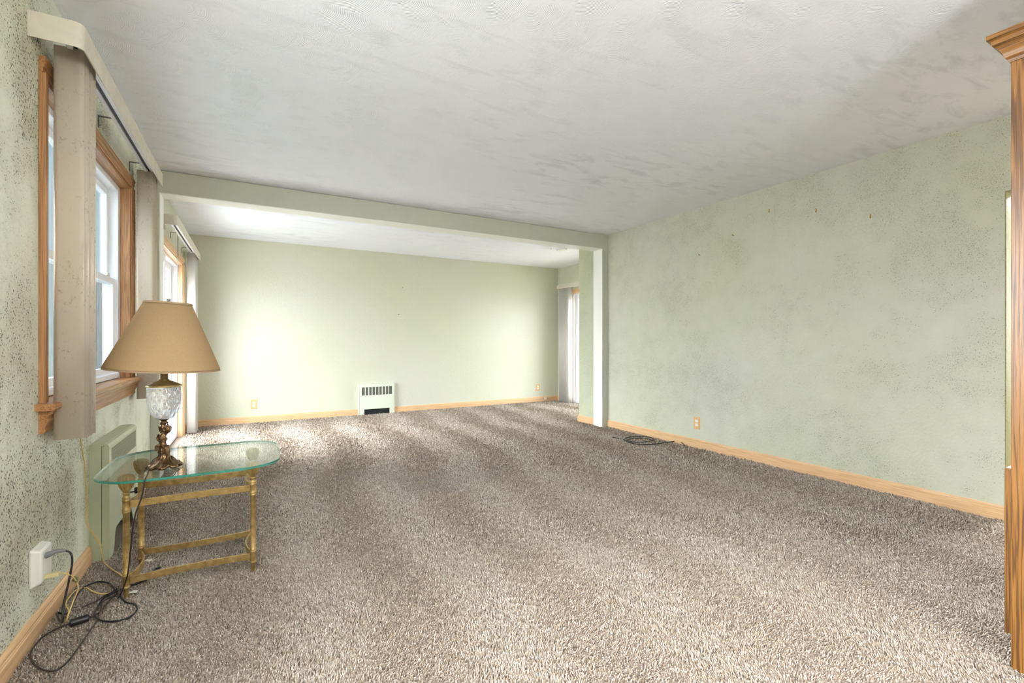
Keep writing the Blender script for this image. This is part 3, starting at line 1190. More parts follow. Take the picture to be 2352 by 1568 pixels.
# ------------------------------------------------------------------ outlets
def outlet(p, axis, s, label, k=1.0):
    """axis: wall normal axis; s: direction into the room"""
    t = thing('wall_outlet', p, label, 'outlet', 'oak coloured wall outlets')
    w, h = 0.038 * k, 0.062 * k

    def bx(mb, a0, a1, z0, z1, d0, d1):
        if axis == 'X':
            x0, x1 = sorted((p[0] + s * d0, p[0] + s * d1))
            mb.box(x0, x1, p[1] + a0, p[1] + a1, p[2] + z0, p[2] + z1)
        else:
            y0, y1 = sorted((p[1] + s * d0, p[1] + s * d1))
            mb.box(p[0] + a0, p[0] + a1, y0, y1, p[2] + z0, p[2] + z1)
        return mb
    bx(MB(), -w, w, -h, h, 0, 0.007).build('cover_plate', M_TANPLATE, t, bevel=0.003)
    for zc in (0.020, -0.020):
        o = MB()
        pr = []
        for i in range(20):
            a = 2 * math.pi * i / 20
            pr.append((0.0165 * math.cos(a), zc + max(-0.0135, min(0.0135, 0.0165 * math.sin(a)))))
        if axis == 'X':
            o.prism([(p[1] + q[0], p[2] + q[1]) for q in pr], 'X', p[0] + s * 0.006, p[0] + s * 0.0095)
        else:
            o.add([(p[0] + q[0], p[1] + s * d, p[2] + q[1]) for d in (0.006, 0.0095) for q in pr],
                  [tuple(range(20)), tuple(range(20, 40))] + [(i, (i + 1) % 20, 20 + (i + 1) % 20, 20 + i) for i in range(20)])
        so = o.build('socket', M_WHITE, t)
        sl = MB()
        bx(sl, -0.007, -0.005, zc - 0.002, zc + 0.006, 0.0094, 0.0099)
        bx(sl, 0.005, 0.007, zc - 0.002, zc + 0.006, 0.0094, 0.0099)
        bx(sl, -0.002, 0.002, zc - 0.010, zc - 0.006, 0.0094, 0.0099)
        sl.build('socket_slots', M_DARK, so)
    return t


outlet((0.03, YB, 0.252), 'Y', -1, 'oak coloured outlet on the back wall left of the heater')
outlet((4.514, YB, 0.262), 'Y', -1, 'oak coloured outlet on the back wall near the far right corner')
outlet(tuple(on_x(1601, 971, XR)), 'X', -1, 'oak coloured outlet low on the right wall above the baseboard')
j = MB().box(4.645, 4.685, YB - 0.040, YB - 0.0155, 0.035, 0.075).build('phone_jack', M_WHITE, None, bevel=0.004)
tag(j, 'tiny white phone jack on the baseboard in the far right corner', 'jack')

# picture hooks and nails
hooks = [((1767, 484), 'small brass hook high on the right wall, leftmost of three in a row'),
         ((1875, 483), 'small brass hook high on the right wall, middle of three in a row'),
         ((2000, 496), 'small brass hook high on the right wall, rightmost of three in a row')]
for (px, py), lb in hooks:
    p = on_x(px, py, XR)
    mb = MB().box(XR - 0.002, XR, p.y - 0.0035, p.y + 0.0035, p.z - 0.014, p.z + 0.012)
    mb.tube([(XR - 0.002, p.y, p.z - 0.012), (XR - 0.009, p.y, p.z - 0.016), (XR - 0.014, p.y, p.z - 0.010), (XR - 0.013, p.y, p.z - 0.003)], 0.0018, 6)
    mb.tube([(XR, p.y, p.z + 0.006), (XR - 0.012, p.y, p.z + 0.012)], 0.0016, 6)
    o = mb.build('picture_hook', M_HOOK)
    tag(o, lb, 'hook', 'picture hooks on the right wall')
for (px, py), lb in (((1685, 541), 'bent dark nail in the right wall below the hooks'), ((1608, 586), 'tiny nail low left of the hooks on the right wall')):
    p = on_x(px, py, XR)
    o = MB().tube([(XR, p.y, p.z), (XR - 0.02, p.y, p.z + 0.004)], 0.003, 6).ball((XR - 0.02, p.y, p.z + 0.004), 0.0055, seg=8, rings=5).build('nail', M_HOOK)
    tag(o, lb, 'nail')
for (px, py), lb in (((915, 723), 'dark nail in the middle of the back wall above the heater'), ((924, 661), 'tiny nail high on the back wall above another nail')):
    p = on_y(px, py, YB)
    o = MB().tube([(p.x, YB, p.z), (p.x, YB - 0.02, p.z + 0.004)], 0.003, 6).ball((p.x, YB - 0.02, p.z + 0.004), 0.008 if py > 700 else 0.005, seg=8, rings=5).build('nail', M_METAL)
    tag(o, lb, 'nail')

# smoke alarm on the far ceiling
sm = MB().lathe([(0.085, 0), (0.085, -0.010), (0.074, -0.030), (0.04, -0.038), (0.001, -0.039)], (3.93, 5.52, HCEIL), 28)
so = sm.build('smoke_alarm', M_WHITE)
tag(so, 'white round smoke alarm on the far room ceiling just behind the beam', 'alarm')
MB().lathe([(0.007, 0), (0.007, -0.005), (0.001, -0.006)], (3.80, 5.60, HCEIL), 8).build('ceiling_hook', M_METAL)
tag(bpy.data.objects['ceiling_hook'], 'tiny dark hook in the ceiling beside the smoke alarm', 'hook')
# unseen uplighter floor lamp behind the viewer, added in place of bounced flash
for (ux, uy), lb in (((1.2, -1.5), 'white bowl uplighter floor lamp added behind the viewer as fill light'),):
    up = thing('fill_uplighter', (ux, uy, 0), lb, 'lamp')
    MB().lathe([(0.13, 0), (0.13, 0.012), (0.11, 0.022), (0.02, 0.030), (0.012, 0.04)], (ux, uy, 0), 32).build('base', M_METAL, up)
    MB().lathe([(0.011, 0.03), (0.011, 1.66)], (ux, uy, 0), 16).build('pole', M_METAL, up)
    MB().lathe([(0.012, 1.655), (0.06, 1.665), (0.13, 1.70), (0.17, 1.75), (0.185, 1.79), (0.181, 1.79), (0.166, 1.752), (0.127, 1.704), (0.06, 1.672), (0.001, 1.664)], (ux, uy, 0), 40, caps=False).build('bowl', M_WHITE, up)
# unseen kitchen ceiling lamp, added to light the near room
cl = MB().box(4.95, 5.45, 0.65, 1.15, HCEIL - 0.09, HCEIL).build('kitchen_fill_lamp', M_WHITE, None, bevel=0.01)
tag(cl, 'square white ceiling lamp added in the adjoining kitchen as fill light, out of view', 'lamp')

# ------------------------------------------------------------------ oak cabinet at the right
CX0, CX1, CY0, CY1 = 2.19, 3.10, 0.115, 0.528
ct = thing('oak_cabinet', ((CX0 + CX1) / 2, (CY0 + CY1) / 2, 0), 'tall oak hutch cabinet with crown moulding at the right edge', 'cabinet')
MB().box(CX0 + 0.0, CX0 + 0.019, CY0, CY1 - 0.019, 0, 2.03).build('side_panel', CAB['Z'], ct)
MB().box(CX1 - 0.019, CX1, CY0, CY1 - 0.019, 0, 2.03).build('side_panel', CAB['Z'], ct)
MB().box(CX0 + 0.019, CX1 - 0.019, CY0, CY0 + 0.008, 0.10, 2.03).build('back_panel', CAB['Z'], ct)
for z in (0.10, 0.66, 1.05, 1.40, 1.72, 2.01):
    MB().box(CX0 + 0.019, CX1 - 0.019, CY0 + 0.008, CY1 - 0.02, z, z + 0.019).build('shelf', CAB['X'], ct)
c = MB()
c.box(CX0, CX0 + 0.045, CY1 - 0.019, CY1, 0, 2.03).box(CX1 - 0.045, CX1, CY1 - 0.019, CY1, 0, 2.03)
c.box(CX0 + 0.045, CX1 - 0.045, CY1 - 0.019, CY1, 0, 0.10).box(CX0 + 0.045, CX1 - 0.045, CY1 - 0.019, CY1, 1.98, 2.03).box(CX0 + 0.045, CX1 - 0.045, CY1 - 0.019, CY1, 0.655, 0.69)
c.build('face_frame', CAB['Z'], ct, bevel=0.001)
XM = (CX0 + CX1) / 2
for (xa, xb), kx in (((CX0 + 0.012, XM - 0.002), XM - 0.03), ((XM + 0.002, CX1 - 0.012), XM + 0.03)):
    for (za, zb), kz in (((0.108, 0.660), 0.60), ((0.700, 1.995), 1.20)):
        d = MB()
        yy = CY1 + 0.0005
        d.box(xa, xa + 0.055, yy, yy + 0.018, za, zb).box(xb - 0.055, xb, yy, yy + 0.018, za, zb)
        d.box(xa + 0.055, xb - 0.055, yy, yy + 0.018, za, za + 0.055).box(xa + 0.055, xb - 0.055, yy, yy + 0.018, zb - 0.055, zb)
        d.box(xa + 0.054, xb - 0.054, yy + 0.003, yy + 0.010, za + 0.054, zb - 0.054)
        if za > 0.5:
            # upper doors sit inside the frame, flush with it
            d.v = [(q[0], q[1] - 0.0182, q[2]) for q in d.v] if False else d.v
        dr = d.build('door', CAB['Z'], ct, bevel=0.003) if za < 0.5 else None
        if dr is not None:
            MB().ball((kx, yy + 0.030, kz), 0.013).tube([(kx, yy + 0.015, kz), (kx, yy + 0.03, kz)], 0.005).build('knob', M_BRASS, dr)
# crown moulding: mitred sweep along side and front
prof = [(0.0, 2.005), (0.004, 2.005), (0.006, 2.016), (0.012, 2.022), (0.016, 2.036), (0.027, 2.056), (0.037, 2.068), (0.038, 2.080), (0.047, 2.086), (0.047, 2.101), (0.0, 2.101)]
v = []
path = [(CX0, CY0, -1, 0), (CX0, CY1, -1, 1), (CX1, CY1, 1, 1), (CX1, CY0, 1, 0)]
for (x, y, sx, sy) in path:
    for (o_, z) in prof:
        v.append((x + sx * o_, y + sy * o_, z))
n = len(prof)
fcs = []
for s_ in range(3):
    for i in range(n):
        j_ = (i + 1) % n
        fcs.append((s_ * n + i, s_ * n + j_, (s_ + 1) * n + j_, (s_ + 1) * n + i))
fcs += [tuple(range(n)), tuple(range(3 * n, 4 * n))]
cr = MB().add(v, fcs)
cr.build('crown_moulding', CAB['Y'], ct)
MB().box(CX0 + 0.001, CX1 - 0.001, CY0, CY1 - 0.001, 2.031, 2.09).build('top_panel', CAB['X'], ct)

# ------------------------------------------------------------------ glass end table
TX0, TX1, TY0, TY1 = -0.460, 0.007, 2.505, 2.810
GZ = 0.522
tb = thing('end_table', ((TX0 + TX1) / 2, (TY0 + TY1) / 2, 0), 'small brass end table with a rounded glass top and shell topped legs', 'table')


def super_rect(x0, x1, y0, y1, r, bow=0.02, n=10):
    pts = []
    cx, cy = (x0 + x1) / 2, (y0 + y1) / 2
    cs = [(x1 - r, y0 + r, -90), (x1 - r, y1 - r, 0), (x0 + r, y1 - r, 90), (x0 + r, y0 + r, 180)]
    for (a, b, d0) in cs:
        for i in range(n + 1):
            t_ = R(d0 + 90 * i / n)
            pts.append((a + r * math.cos(t_), b + r * math.sin(t_)))
    out = []
    for i, p in enumerate(pts):
        out.append(p)
        q = pts[(i + 1) % len(pts)]
        if (Vector(q) - Vector(p)).length > 0.08:
            for k in range(1, 8):
                out.append((p[0] + (q[0] - p[0]) * k / 8, p[1] + (q[1] - p[1]) * k / 8))
    # gentle outward bow of the sides
    res = []
    for (x, y) in out:
        u, w_ = (x - cx) / ((x1 - x0) / 2), (y - cy) / ((y1 - y0) / 2)
        x2 = x + math.copysign(bow, u) * (1 - min(1, w_ * w_)) * abs(u) ** 3
        y2 = y + math.copysign(bow * 0.3, w_) * (1 - min(1, u * u)) * abs(w_) ** 3
        res.append((x2, y2))
    return res


pl = super_rect(-0.545, 0.108, 2.337, 2.960, 0.14, 0.018)
gm = MB()
n = len(pl)
inset = 0.002
cx, cy = -0.22, 2.65


def ring(k, z):
    return [(cx + (p[0] - cx) * k, cy + (p[1] - cy) * k, z) for p in pl]


v = ring(0.997, GZ) + ring(1, GZ + 0.001) + ring(1, GZ + 0.0092) + ring(0.997, GZ + 0.010)
gm.add(v, [(k * n + i, k * n + (i + 1) % n, (k + 1) * n + (i + 1) % n, (k + 1) * n + i) for k in range(3) for i in range(n)], 1, False)
gm.add(v, [tuple(range(n)), tuple(range(3 * n, 4 * n))], 0)
gm.build('glass_top', [M_TOPGLASS, M_EDGE], tb)


def table_leg(x, y):
    # foot, shaft, ringed collars
    pr = [(0.0095, 0.0), (0.010, 0.004), (0.0125, 0.040), (0.0165, 0.042), (0.0165, 0.048), (0.0140, 0.050), (0.0150, 0.054), (0.0150, 0.092),
          (0.0175, 0.094), (0.0175, 0.098), (0.0150, 0.100), (0.0170, 0.104), (0.0170, 0.107), (0.0140, 0.110), (0.0148, 0.20), (0.0142, 0.358),
          (0.0175, 0.360), (0.0175, 0.365), (0.0155, 0.367), (0.0180, 0.371), (0.0180, 0.375), (0.0158, 0.378), (0.0158, 0.408),
          (0.0180, 0.410), (0.0180, 0.415), (0.0158, 0.417), (0.0172, 0.421), (0.0172, 0.425), (0.013, 0.428), (0.0125, 0.436), (0.016, 0.439), (0.016, 0.443), (0.013, 0.446)]
    pr = [(q[0] * 0.83, q[1]) for q in pr]
    lg = MB().lathe(pr, (x, y, 0), 24).build('leg', M_BRASS, tb)
    sh = MB()
    pr2 = [(0.012, 0.446), (0.0165, 0.453), (0.024, 0.463), (0.0305, 0.475), (0.0345, 0.488), (0.0358, 0.499), (0.0345, 0.509), (0.030, 0.516), (0.020, 0.5205), (0.001, 0.5212)]

    def rf(r, z, t_, k):
        r *= 0.80
        a = 1 + (0.16 * (abs(math.cos(6 * t_)) - 0.6) if 0 < k < 8 else 0)
        return r * a, z + (0.0 if k != 5 else 0.001 * math.cos(14 * t_))
    sh.lathe(pr2, (x, y, 0), 112, rf=rf)
    sh.build('shell_capital', M_BRASS, lg)


for x in (TX0, TX1):
    for y in (TY0, TY1):
        table_leg(x, y)


def rail(a, b, z, bow, horiz):
    """flat bar bowed inwards between two legs"""
    n = 14
    h, t_ = 0.0145, 0.0035
    v = []
    A, B = Vector(a), Vector(b)
    d = (B - A).normalized()
    c = Vector(((TX0 + TX1) / 2, (TY0 + TY1) / 2))
    nr = Vector((-d.y, d.x))
    if nr.dot(c - A) < 0:
        nr = -nr
    A2, B2 = A + d * 0.013, B - d * 0.013
    for i in range(n + 1):
        q = i / n
        p = A2.lerp(B2, q) + nr * bow * (1 - (2 * q - 1) ** 2)
        for dz, dn in ((-h, -t_), (h, -t_), (h, t_), (-h, t_)):
            w_ = p + nr * dn
            v.append((w_.x, w_.y, z + dz))
    f = []
    for i in range(n):
        for k in range(4):
            f.append((i * 4 + k, i * 4 + (k + 1) % 4, (i + 1) * 4 + (k + 1) % 4, (i + 1) * 4 + k))
    f += [(0, 1, 2, 3), tuple(n * 4 + k for k in range(4))]
    MB().add(v, f).build('rail', M_BRASS, tb, bevel=0.001)


for z in (0.073, 0.393):
    rail((TX0, TY0), (TX1, TY0), z, 0.014, True)
    rail((TX0, TY1), (TX1, TY1), z, 0.014, True)
    rail((TX0, TY0), (TX0, TY1), z, 0.030, False)
    rail((TX1, TY0), (TX1, TY1), z, 0.030, False)

# ------------------------------------------------------------------ table lamp
LX, LY, LZ = -0.333, 2.52, GZ + 0.0104
lamp = thing('table_lamp', (LX, LY, LZ), 'lamp with tan shade, cut crystal body and bronze figure base on the glass table', 'lamp')
RV = Vector((math.cos(TH), -math.sin(TH), 0))     # to the right as the viewer stands
FV = Vector((math.sin(TH), math.cos(TH), 0))      # away from the viewer
LC = Vector((LX, LY, LZ))


def squeeze(k):
    return Matrix.Translation(LC) @ Matrix.Diagonal((k, k, 1, 1)) @ Matrix.Translation(-LC)




def loc3(a, b, z):
    return LC + RV * a + FV * b + Vector((0, 0, z))


# pierced scrolling base
bs = MB()
NL = 8


def rf_base(r, z, t_, k):
    if r > 0.04:
        r = 0.04 + (r - 0.04) * 0.78
    if r < 0.04:
        return r * (1 + 0.03 * math.cos(16 * t_)), z
    w_ = (r - 0.04) / 0.035
    return r * (1 + 0.06 * w_ * math.cos(NL * t_) + 0.012 * math.cos(4 * NL * t_)), z + 0.007 * w_ * max(0, -math.cos(NL * t_)) * (1 if k < 6 else 0.4)


pr = [(0.078, 0.0), (0.090, 0.000), (0.097, 0.003), (0.098, 0.008), (0.092, 0.013), (0.080, 0.016), (0.074, 0.021), (0.066, 0.024), (0.052, 0.029), (0.041, 0.035), (0.034, 0.043), (0.0295, 0.052), (0.027, 0.060), (0.029, 0.064), (0.031, 0.067), (0.028, 0.070), (0.030, 0.075), (0.0295, 0.080), (0.026, 0.083), (0.028, 0.087), (0.022, 0.094), (0.010, 0.098)]
bs.lathe(pr, LC, 96, rf=rf_base)
# raised scrolls round the rim
for i in range(NL):
    t0 = 2 * math.pi * (i + 0.5) / NL
    pts = []
    for k in range(13):
        a = k / 12 * 2 * math.pi * 1.1
        rr = 0.0095 * (1 - k / 20)
        rad = 0.069 - rr * math.cos(a) * 0.6
        tt = t0 + rr * math.sin(a) / 0.075
        zz = 0.014 + 0.0075 * math.cos(a) * (1 - k / 20)
        pts.append((LC.x + rad * math.cos(tt), LC.y + rad * math.sin(tt), LC.z + max(zz, 0.004)))
    bs.tube(pts, 0.0022, 6, sub=2)
    rr_ = [(LC.x + q * math.cos(t0 - 0.39), LC.y + q * math.sin(t0 - 0.39), LC.z + z) for q, z in ((0.076, 0.014), (0.060, 0.024), (0.048, 0.037), (0.034, 0.046))]
    bs.tube(rr_, 0.0022, 6, sub=3)
bs.build('lamp_base', M_BRONZE, lamp, M=squeeze(0.76))
# fluted, leaf-wrapped column behind the figure
colm = MB()


def rf_col(r, z, t_, k):
    return r * (1 + 0.12 * math.cos(5 * t_ + z * 90)), z


zs = [0.09 + 0.105 * i / 20 for i in range(21)]
colm.lathe([(0.0125 + 0.003 * math.sin(i * 1.3), z) for i, z in enumerate(zs)], LC - RV * 0.003, 40, rf=rf_col)
colm.lathe([(0.011, 0.190), (0.020, 0.194), (0.014, 0.199), (0.012, 0.203), (0.017, 0.206), (0.022, 0.210), (0.022, 0.212)], LC, 32)
for k in range(5):
    a = k * 1.25 + 0.3
    pts = [(LC.x + (0.013 + 0.010 * q) * math.cos(a + q * 0.8), LC.y + (0.013 + 0.010 * q) * math.sin(a + q * 0.8), LC.z + 0.165 + 0.024 * q - 0.004 * k) for q in (0, 0.4, 0.8, 1.15)]
    colm.tube(pts, lambda q: 0.006 * (1 - q) + 0.0015, 6, sub=3)
colm.build('lamp_column', M_BRONZE, lamp, M=squeeze(0.85))


# figure: one continuous skinned body
fig = [
    (0.004, -0.016, 0.098, 0.0155),  # 0 pelvis
    (0.003, -0.017, 0.118, 0.0150),  # 1 waist
    (0.005, -0.016, 0.138, 0.0155),  # 2 chest
    (0.010, -0.015, 0.150, 0.0100),  # 3 neck base
    (0.018, -0.016, 0.158, 0.0080),  # 4 neck
    (-0.010, -0.017, 0.144, 0.0075),  # 5 left shoulder
    (-0.021, -0.020, 0.130, 0.0058),  # 6 left elbow
    (-0.012, -0.024, 0.118, 0.0045),  # 7 left wrist
    (-0.004, -0.028, 0.122, 0.0045),  # 8 left hand
    (0.016, -0.012, 0.146, 0.0070),  # 9 right shoulder
    (0.020, 0.002, 0.156, 0.0055),  # 10 right elbow
    (0.010, 0.008, 0.170, 0.0042),  # 11 right wrist
    (0.004, 0.008, 0.177, 0.0042),  # 12 right hand
    (0.016, -0.020, 0.094, 0.0110),  # 13 right hip
    (0.028, -0.026, 0.090, 0.0095),  # 14 right knee
    (0.032, -0.022, 0.068, 0.0070),  # 15 right shin
    (0.033, -0.020, 0.052, 0.0048),  # 16 right ankle
    (0.040, -0.026, 0.046, 0.0042),  # 17 right foot
    (-0.008, -0.022, 0.096, 0.0110),  # 18 left hip
    (-0.017, -0.032, 0.100, 0.0090),  # 19 left knee
    (-0.014, -0.036, 0.082, 0.0062),  # 20 left ankle
    (-0.008, -0.042, 0.079, 0.0045),  # 21 left foot
]
pts = [loc3(a * 0.84, b * 0.84, z) for a, b, z, r_ in fig]
edges = [(0, 1), (1, 2), (2, 3), (3, 4), (2, 5), (5, 6), (6, 7), (7, 8), (2, 9), (9, 10), (10, 11), (11, 12), (0, 13), (13, 14), (14, 15), (15, 16), (16, 17), (0, 18), (18, 19), (19, 20), (20, 21)]
import bmesh


def skin_mesh(name, pts, edges, rad, mat, parent):
    bm = bmesh.new()
    lay = bm.verts.layers.skin.verify()
    vs = [bm.verts.new(p) for p in pts]
    for i, (vv_, r_) in enumerate(zip(vs, rad)):
        vv_[lay].radius = (r_, r_)
        vv_[lay].use_root = (i == 0)
    for a, b in edges:
        bm.edges.new((vs[a], vs[b]))
    me = bpy.data.meshes.new(name)
    bm.to_mesh(me)
    bm.free()
    me.materials.append(mat)
    o = bpy.data.objects.new(name, me)
    COL.objects.link(o)
    o.parent = parent
    o.matrix_parent_inverse = Matrix.Translation(-root_loc(parent))
    sk = o.modifiers.new('skin', 'SKIN')
    sk.use_smooth_shade = True
    ss = o.modifiers.new('sub', 'SUBSURF')
    ss.levels = 2
    ss.render_levels = 2
    return o


figure = skin_mesh('bronze_figure', pts, edges, [q[3] * 0.86 for q in fig], M_BRONZE, lamp)
hd = MB()
hc = loc3(0.031, -0.018, 0.168)
hd.ball(hc, 0.0155, 0.0155, 0.0165, 20, 12)
fd = loc3(0.044, -0.024, 0.164)
hd.ball(fd, 0.0065, 0.0065, 0.0085, 12, 8)
hd.ball(loc3(0.0500, -0.027, 0.165), 0.0022, seg=8, rings=6)
hd.ball(loc3(0.0465, -0.029, 0.157), 0.003, 0.003, 0.002, seg=8, rings=6)
hd.build('figure_head', M_BRONZE, figure, M=squeeze(0.84))
hr = MB()
for k in range(46):
    ph = random.uniform(0, 2 * math.pi)
    ct_ = random.uniform(-0.35, 1.0)
    st = math.sqrt(1 - ct_ * ct_)
    q = RV * (st * math.cos(ph)) + FV * (st * math.sin(ph)) + Vector((0, 0, ct_))
    if q.dot(RV) > 0.72 and ct_ < 0.5:
        continue
    hr.ball(hc + q * 0.0155, 0.0046, seg=8, rings=6)
hr.build('figure_hair', M_BRONZE, figure, M=squeeze(0.84))

# cut crystal vase
cv = MB()
prc = [(0.018, 0.212), (0.030, 0.214), (0.040, 0.222), (0.049, 0.236), (0.056, 0.254), (0.0605, 0.275), (0.0625, 0.298), (0.0625, 0.322), (0.0615, 0.345), (0.0610, 0.352)]
full = []
for i in range(len(prc) - 1):
    for k in range(9):
        q = k / 9
        full.append((prc[i][0] + (prc[i + 1][0] - prc[i][0]) * q, prc[i][1] + (prc[i + 1][1] - prc[i][1]) * q))
full.append(prc[-1])


def rf_cut(r, z, t_, k):
    if z < 0.218 or z > 0.349:
        return r, z
    a = abs(math.sin(5 * t_ + z * 62))
    b = abs(math.sin(5 * t_ - z * 62))
    seg_ = 0.5 + 0.5 * math.cos(7 * t_)
    c_ = abs(math.sin(z * 260)) * 0.4
    return r * (1 - 0.075 * (a * b) - 0.02 * c_ * seg_), z


cv.lathe(full, LC, 168, smooth=False, rf=rf_cut)
cv.build('crystal_vase', M_CRYSTAL, lamp)
cp = MB().lathe([(0.062, 0.3525), (0.0660, 0.354), (0.0665, 0.357), (0.062, 0.361), (0.045, 0.369), (0.030, 0.376), (0.020, 0.380), (0.0185, 0.384), (0.0145, 0.386), (0.0145, 0.430), (0.012, 0.436)], LC, 48)
cp.build('brass_cap', M_BRASS_L, lamp)
# shade, harp and finial lean a little to the right
tilt = R(3.6)
ax = FV
MS = Matrix.Translation(LC + Vector((0, 0, 0.43))) @ Matrix.Rotation(tilt, 4, ax) @ Matrix.Translation(-(LC + Vector((0, 0, 0.43))))
zb0, zt0 = 0.961 - LZ, 1.256 - LZ
RB, RT = 0.208, 0.086
sd = MB()
sd.lathe([(RB, zb0 + 0.008), (RT + 0.0005, zt0 - 0.006), (RT - 0.001, zt0 - 0.006), (RB - 0.0015, zb0 + 0.008), (RB, zb0 + 0.008)], LC, 96, caps=False)
shade = sd.build('lamp_shade', M_SHADE, lamp, M=MS)
bd = MB()
bd.lathe([(RB + 0.0015, zb0), (RB + 0.0008 - 0.004, zb0 + 0.009), (RB - 0.005, zb0 + 0.009), (RB - 0.002, zb0), (RB + 0.0015, zb0)], LC, 96, caps=False)
bd.build('shade_trim', M_SHADE_BAND, shade, M=MS)
bd = MB()
bd.lathe([(RT + 0.0035, zt0 - 0.008), (RT + 0.001, zt0), (RT - 0.002, zt0), (RT, zt0 - 0.008), (RT + 0.0035, zt0 - 0.008)], LC, 96, caps=False)
bd.build('shade_trim', M_SHADE_BAND, shade, M=MS)
hp = MB()
for sg in (-1, 1):
    hp.tube([LC + RV * (sg * q) + Vector((0, 0, z)) for q, z in ((0.010, 0.436), (0.045, 0.50), (0.052, 0.58), (0.040, 0.66), (0.012, zt0 - 0.008), (0, zt0 - 0.006))], 0.0022, 8)
for k in range(3):
    a = k * 2.094
    hp.tube([LC + Vector((0, 0, zt0 - 0.006)), LC + Vector((0.0845 * math.cos(a), 0.0845 * math.sin(a), zt0 - 0.006))], 0.0016, 6, smooth_path=False)
hp.build('harp', M_BRASS, lamp, M=MS)
MB().lathe([(0.003, zt0 - 0.008), (0.0075, zt0 - 0.002), (0.0075, zt0 + 0.012), (0.006, zt0 + 0.014)], LC, 12).build('finial', M_METAL, lamp, M=MS)
bulb = MB().lathe([(0.012, 0.436), (0.014, 0.46), (0.028, 0.50), (0.030, 0.52), (0.022, 0.545), (0.001, 0.552)], LC, 24)
bulb.build('bulb', M_WHITE, lamp)


# cord of the lamp: over the glass, down in front of the table, across the carpet
def zc(px, py, z=0.012):
    p = at(px / 2.5375, 950 + py / 2.5375, z)
    return p


CZ = 0.013
lc = [loc3(-0.022, -0.058, 0.006), Vector((-0.372, 2.40, GZ + 0.0138)), Vector((-0.369, 2.345, GZ + 0.0135)), Vector((-0.370, 2.329, GZ + 0.004)), Vector((-0.380, 2.330, 0.466)),
      Vector((-0.403, 2.335, 0.384)), Vector((-0.417, 2.35, 0.27)), Vector((-0.430, 2.375, 0.163)), Vector((-0.445, 2.40, 0.105)), Vector((-0.470, 2.43, 0.04)), zc(690, 1020, CZ + 0.012), zc(650, 1040, CZ + 0.01)]
lc += [zc(610, 1060, CZ + 0.006), zc(560, 1090, CZ + 0.004), zc(475, 1128, CZ)]
mb = MB().tube(lc, 0.0028, 8)
# inline switch stretch
mb.tube([zc(850, 960, CZ), zc(800, 985, CZ + .002), zc(735, 1010, CZ + 0.008), zc(690, 1040, CZ + 0.012), zc(640, 1085, CZ + 0.006), zc(590, 1150, CZ + 0.004), zc(525, 1185, 0.018)], 0.0030, 8)
loopc = [zc(405, 1222, 0.018), zc(330, 1252, CZ), zc(250, 1300, CZ), zc(190, 1370, CZ), zc(180, 1425, CZ), zc(225, 1480, CZ), zc(300, 1500, CZ), zc(370, 1468, CZ), zc(430, 1400, CZ), zc(500, 1300, CZ), zc(560, 1212, CZ), zc(585, 1150, CZ + 0.004), zc(600, 1095, CZ + .01), zc(655, 1065, CZ + 0.008), zc(672, 1062, CZ)]
mb.tube(loopc, 0.0028, 8)
lco = mb.build('lamp_cord', M_DARKBROWN, lamp)
a, b = zc(405, 1222, 0.022), zc(522, 1186, 0.022)
sw = MB().tube([a, a.lerp(b, 0.06), a.lerp(b, 0.2), a.lerp(b, 0.5), a.lerp(b, 0.8), a.lerp(b, 0.94), b],
               lambda q: 0.006 + 0.0075 * min(1, 6 * min(q, 1 - q)), 12)
sw.build('inline_switch', M_BLACK, lco)

# ------------------------------------------------------------------ plug adapter low on the left wall
AY0, AY1, AZ0, AZ1 = 2.275, 2.385, 0.196, 0.338
ad = thing('outlet_adapter', (XL, 2.33, 0.20), 'bulky white plug adapter low on the left wall near the baseboard', 'adapter')
mb = MB()
x0, x1 = XL, XL + 0.034
v = [(x0, AY0, AZ0), (x0, AY1, AZ0), (x0, AY1, AZ1), (x0, AY0, AZ1), (x1, AY0 + 0.006, AZ0 + 0.014), (x1, AY1 - 0.006, AZ0 + 0.014), (x1, AY1 - 0.006, AZ1 - 0.010), (x1, AY0 + 0.006, AZ1 - 0.010)]
mb.add(v, [(0, 1, 2, 3), (4, 5, 6, 7), (0, 1, 5, 4), (1, 2, 6, 5), (2, 3, 7, 6), (3, 0, 4, 7)])
mb.build('adapter_body', M_WHITE, ad, bevel=0.007)

ec = thing('extension_cord', zc(440, 1080, 0), 'black cord plugged into the white adapter and looping over the carpet', 'cord')
P0 = Vector((x1, 2.315, 0.300))
plug = MB().tube([P0, P0 + Vector((0.016, 0, 0.004)), P0 + Vector((0.030, 0.004, 0.008)), P0 + Vector((0.052, 0.010, 0.002))], lambda q: 0.012 - 0.0065 * q, 12)
plug.build('plug', M_GREYPL, ec)
e = [P0 + Vector((0.050, 0.010, 0.002)), P0 + Vector((0.066, 0.012, -0.012)), P0 + Vector((0.070, 0.010, -0.05)), P0 + Vector((0.062, 0.0, -0.12)), P0 + Vector((0.052, -0.012, -0.19)), P0 + Vector((0.050, -0.02, -0.25)),
     zc(330, 1160, CZ + 0.01), zc(370, 1166, CZ), zc(405, 1150, CZ), zc(435, 1085, CZ), zc(480, 1020, CZ), zc(555, 982, CZ), zc(625, 983, CZ), zc(665, 1015, CZ),
     zc(695, 1055, CZ), zc(735, 1098, CZ), zc(785, 1110, CZ), zc(798, 1145, CZ), zc(745, 1190, CZ), zc(655, 1210, CZ), zc(580, 1200, CZ), zc(553, 1165, CZ + 0.004), zc(575, 1115, CZ), zc(610, 1070, CZ + .004), zc(690, 1030, CZ + 0.008), zc(770, 1000, CZ), zc(850, 968, CZ), zc(905, 905, CZ + 0.006)]
MB().tube(e, 0.0034, 8).build('cable', M_BLACK, ec)
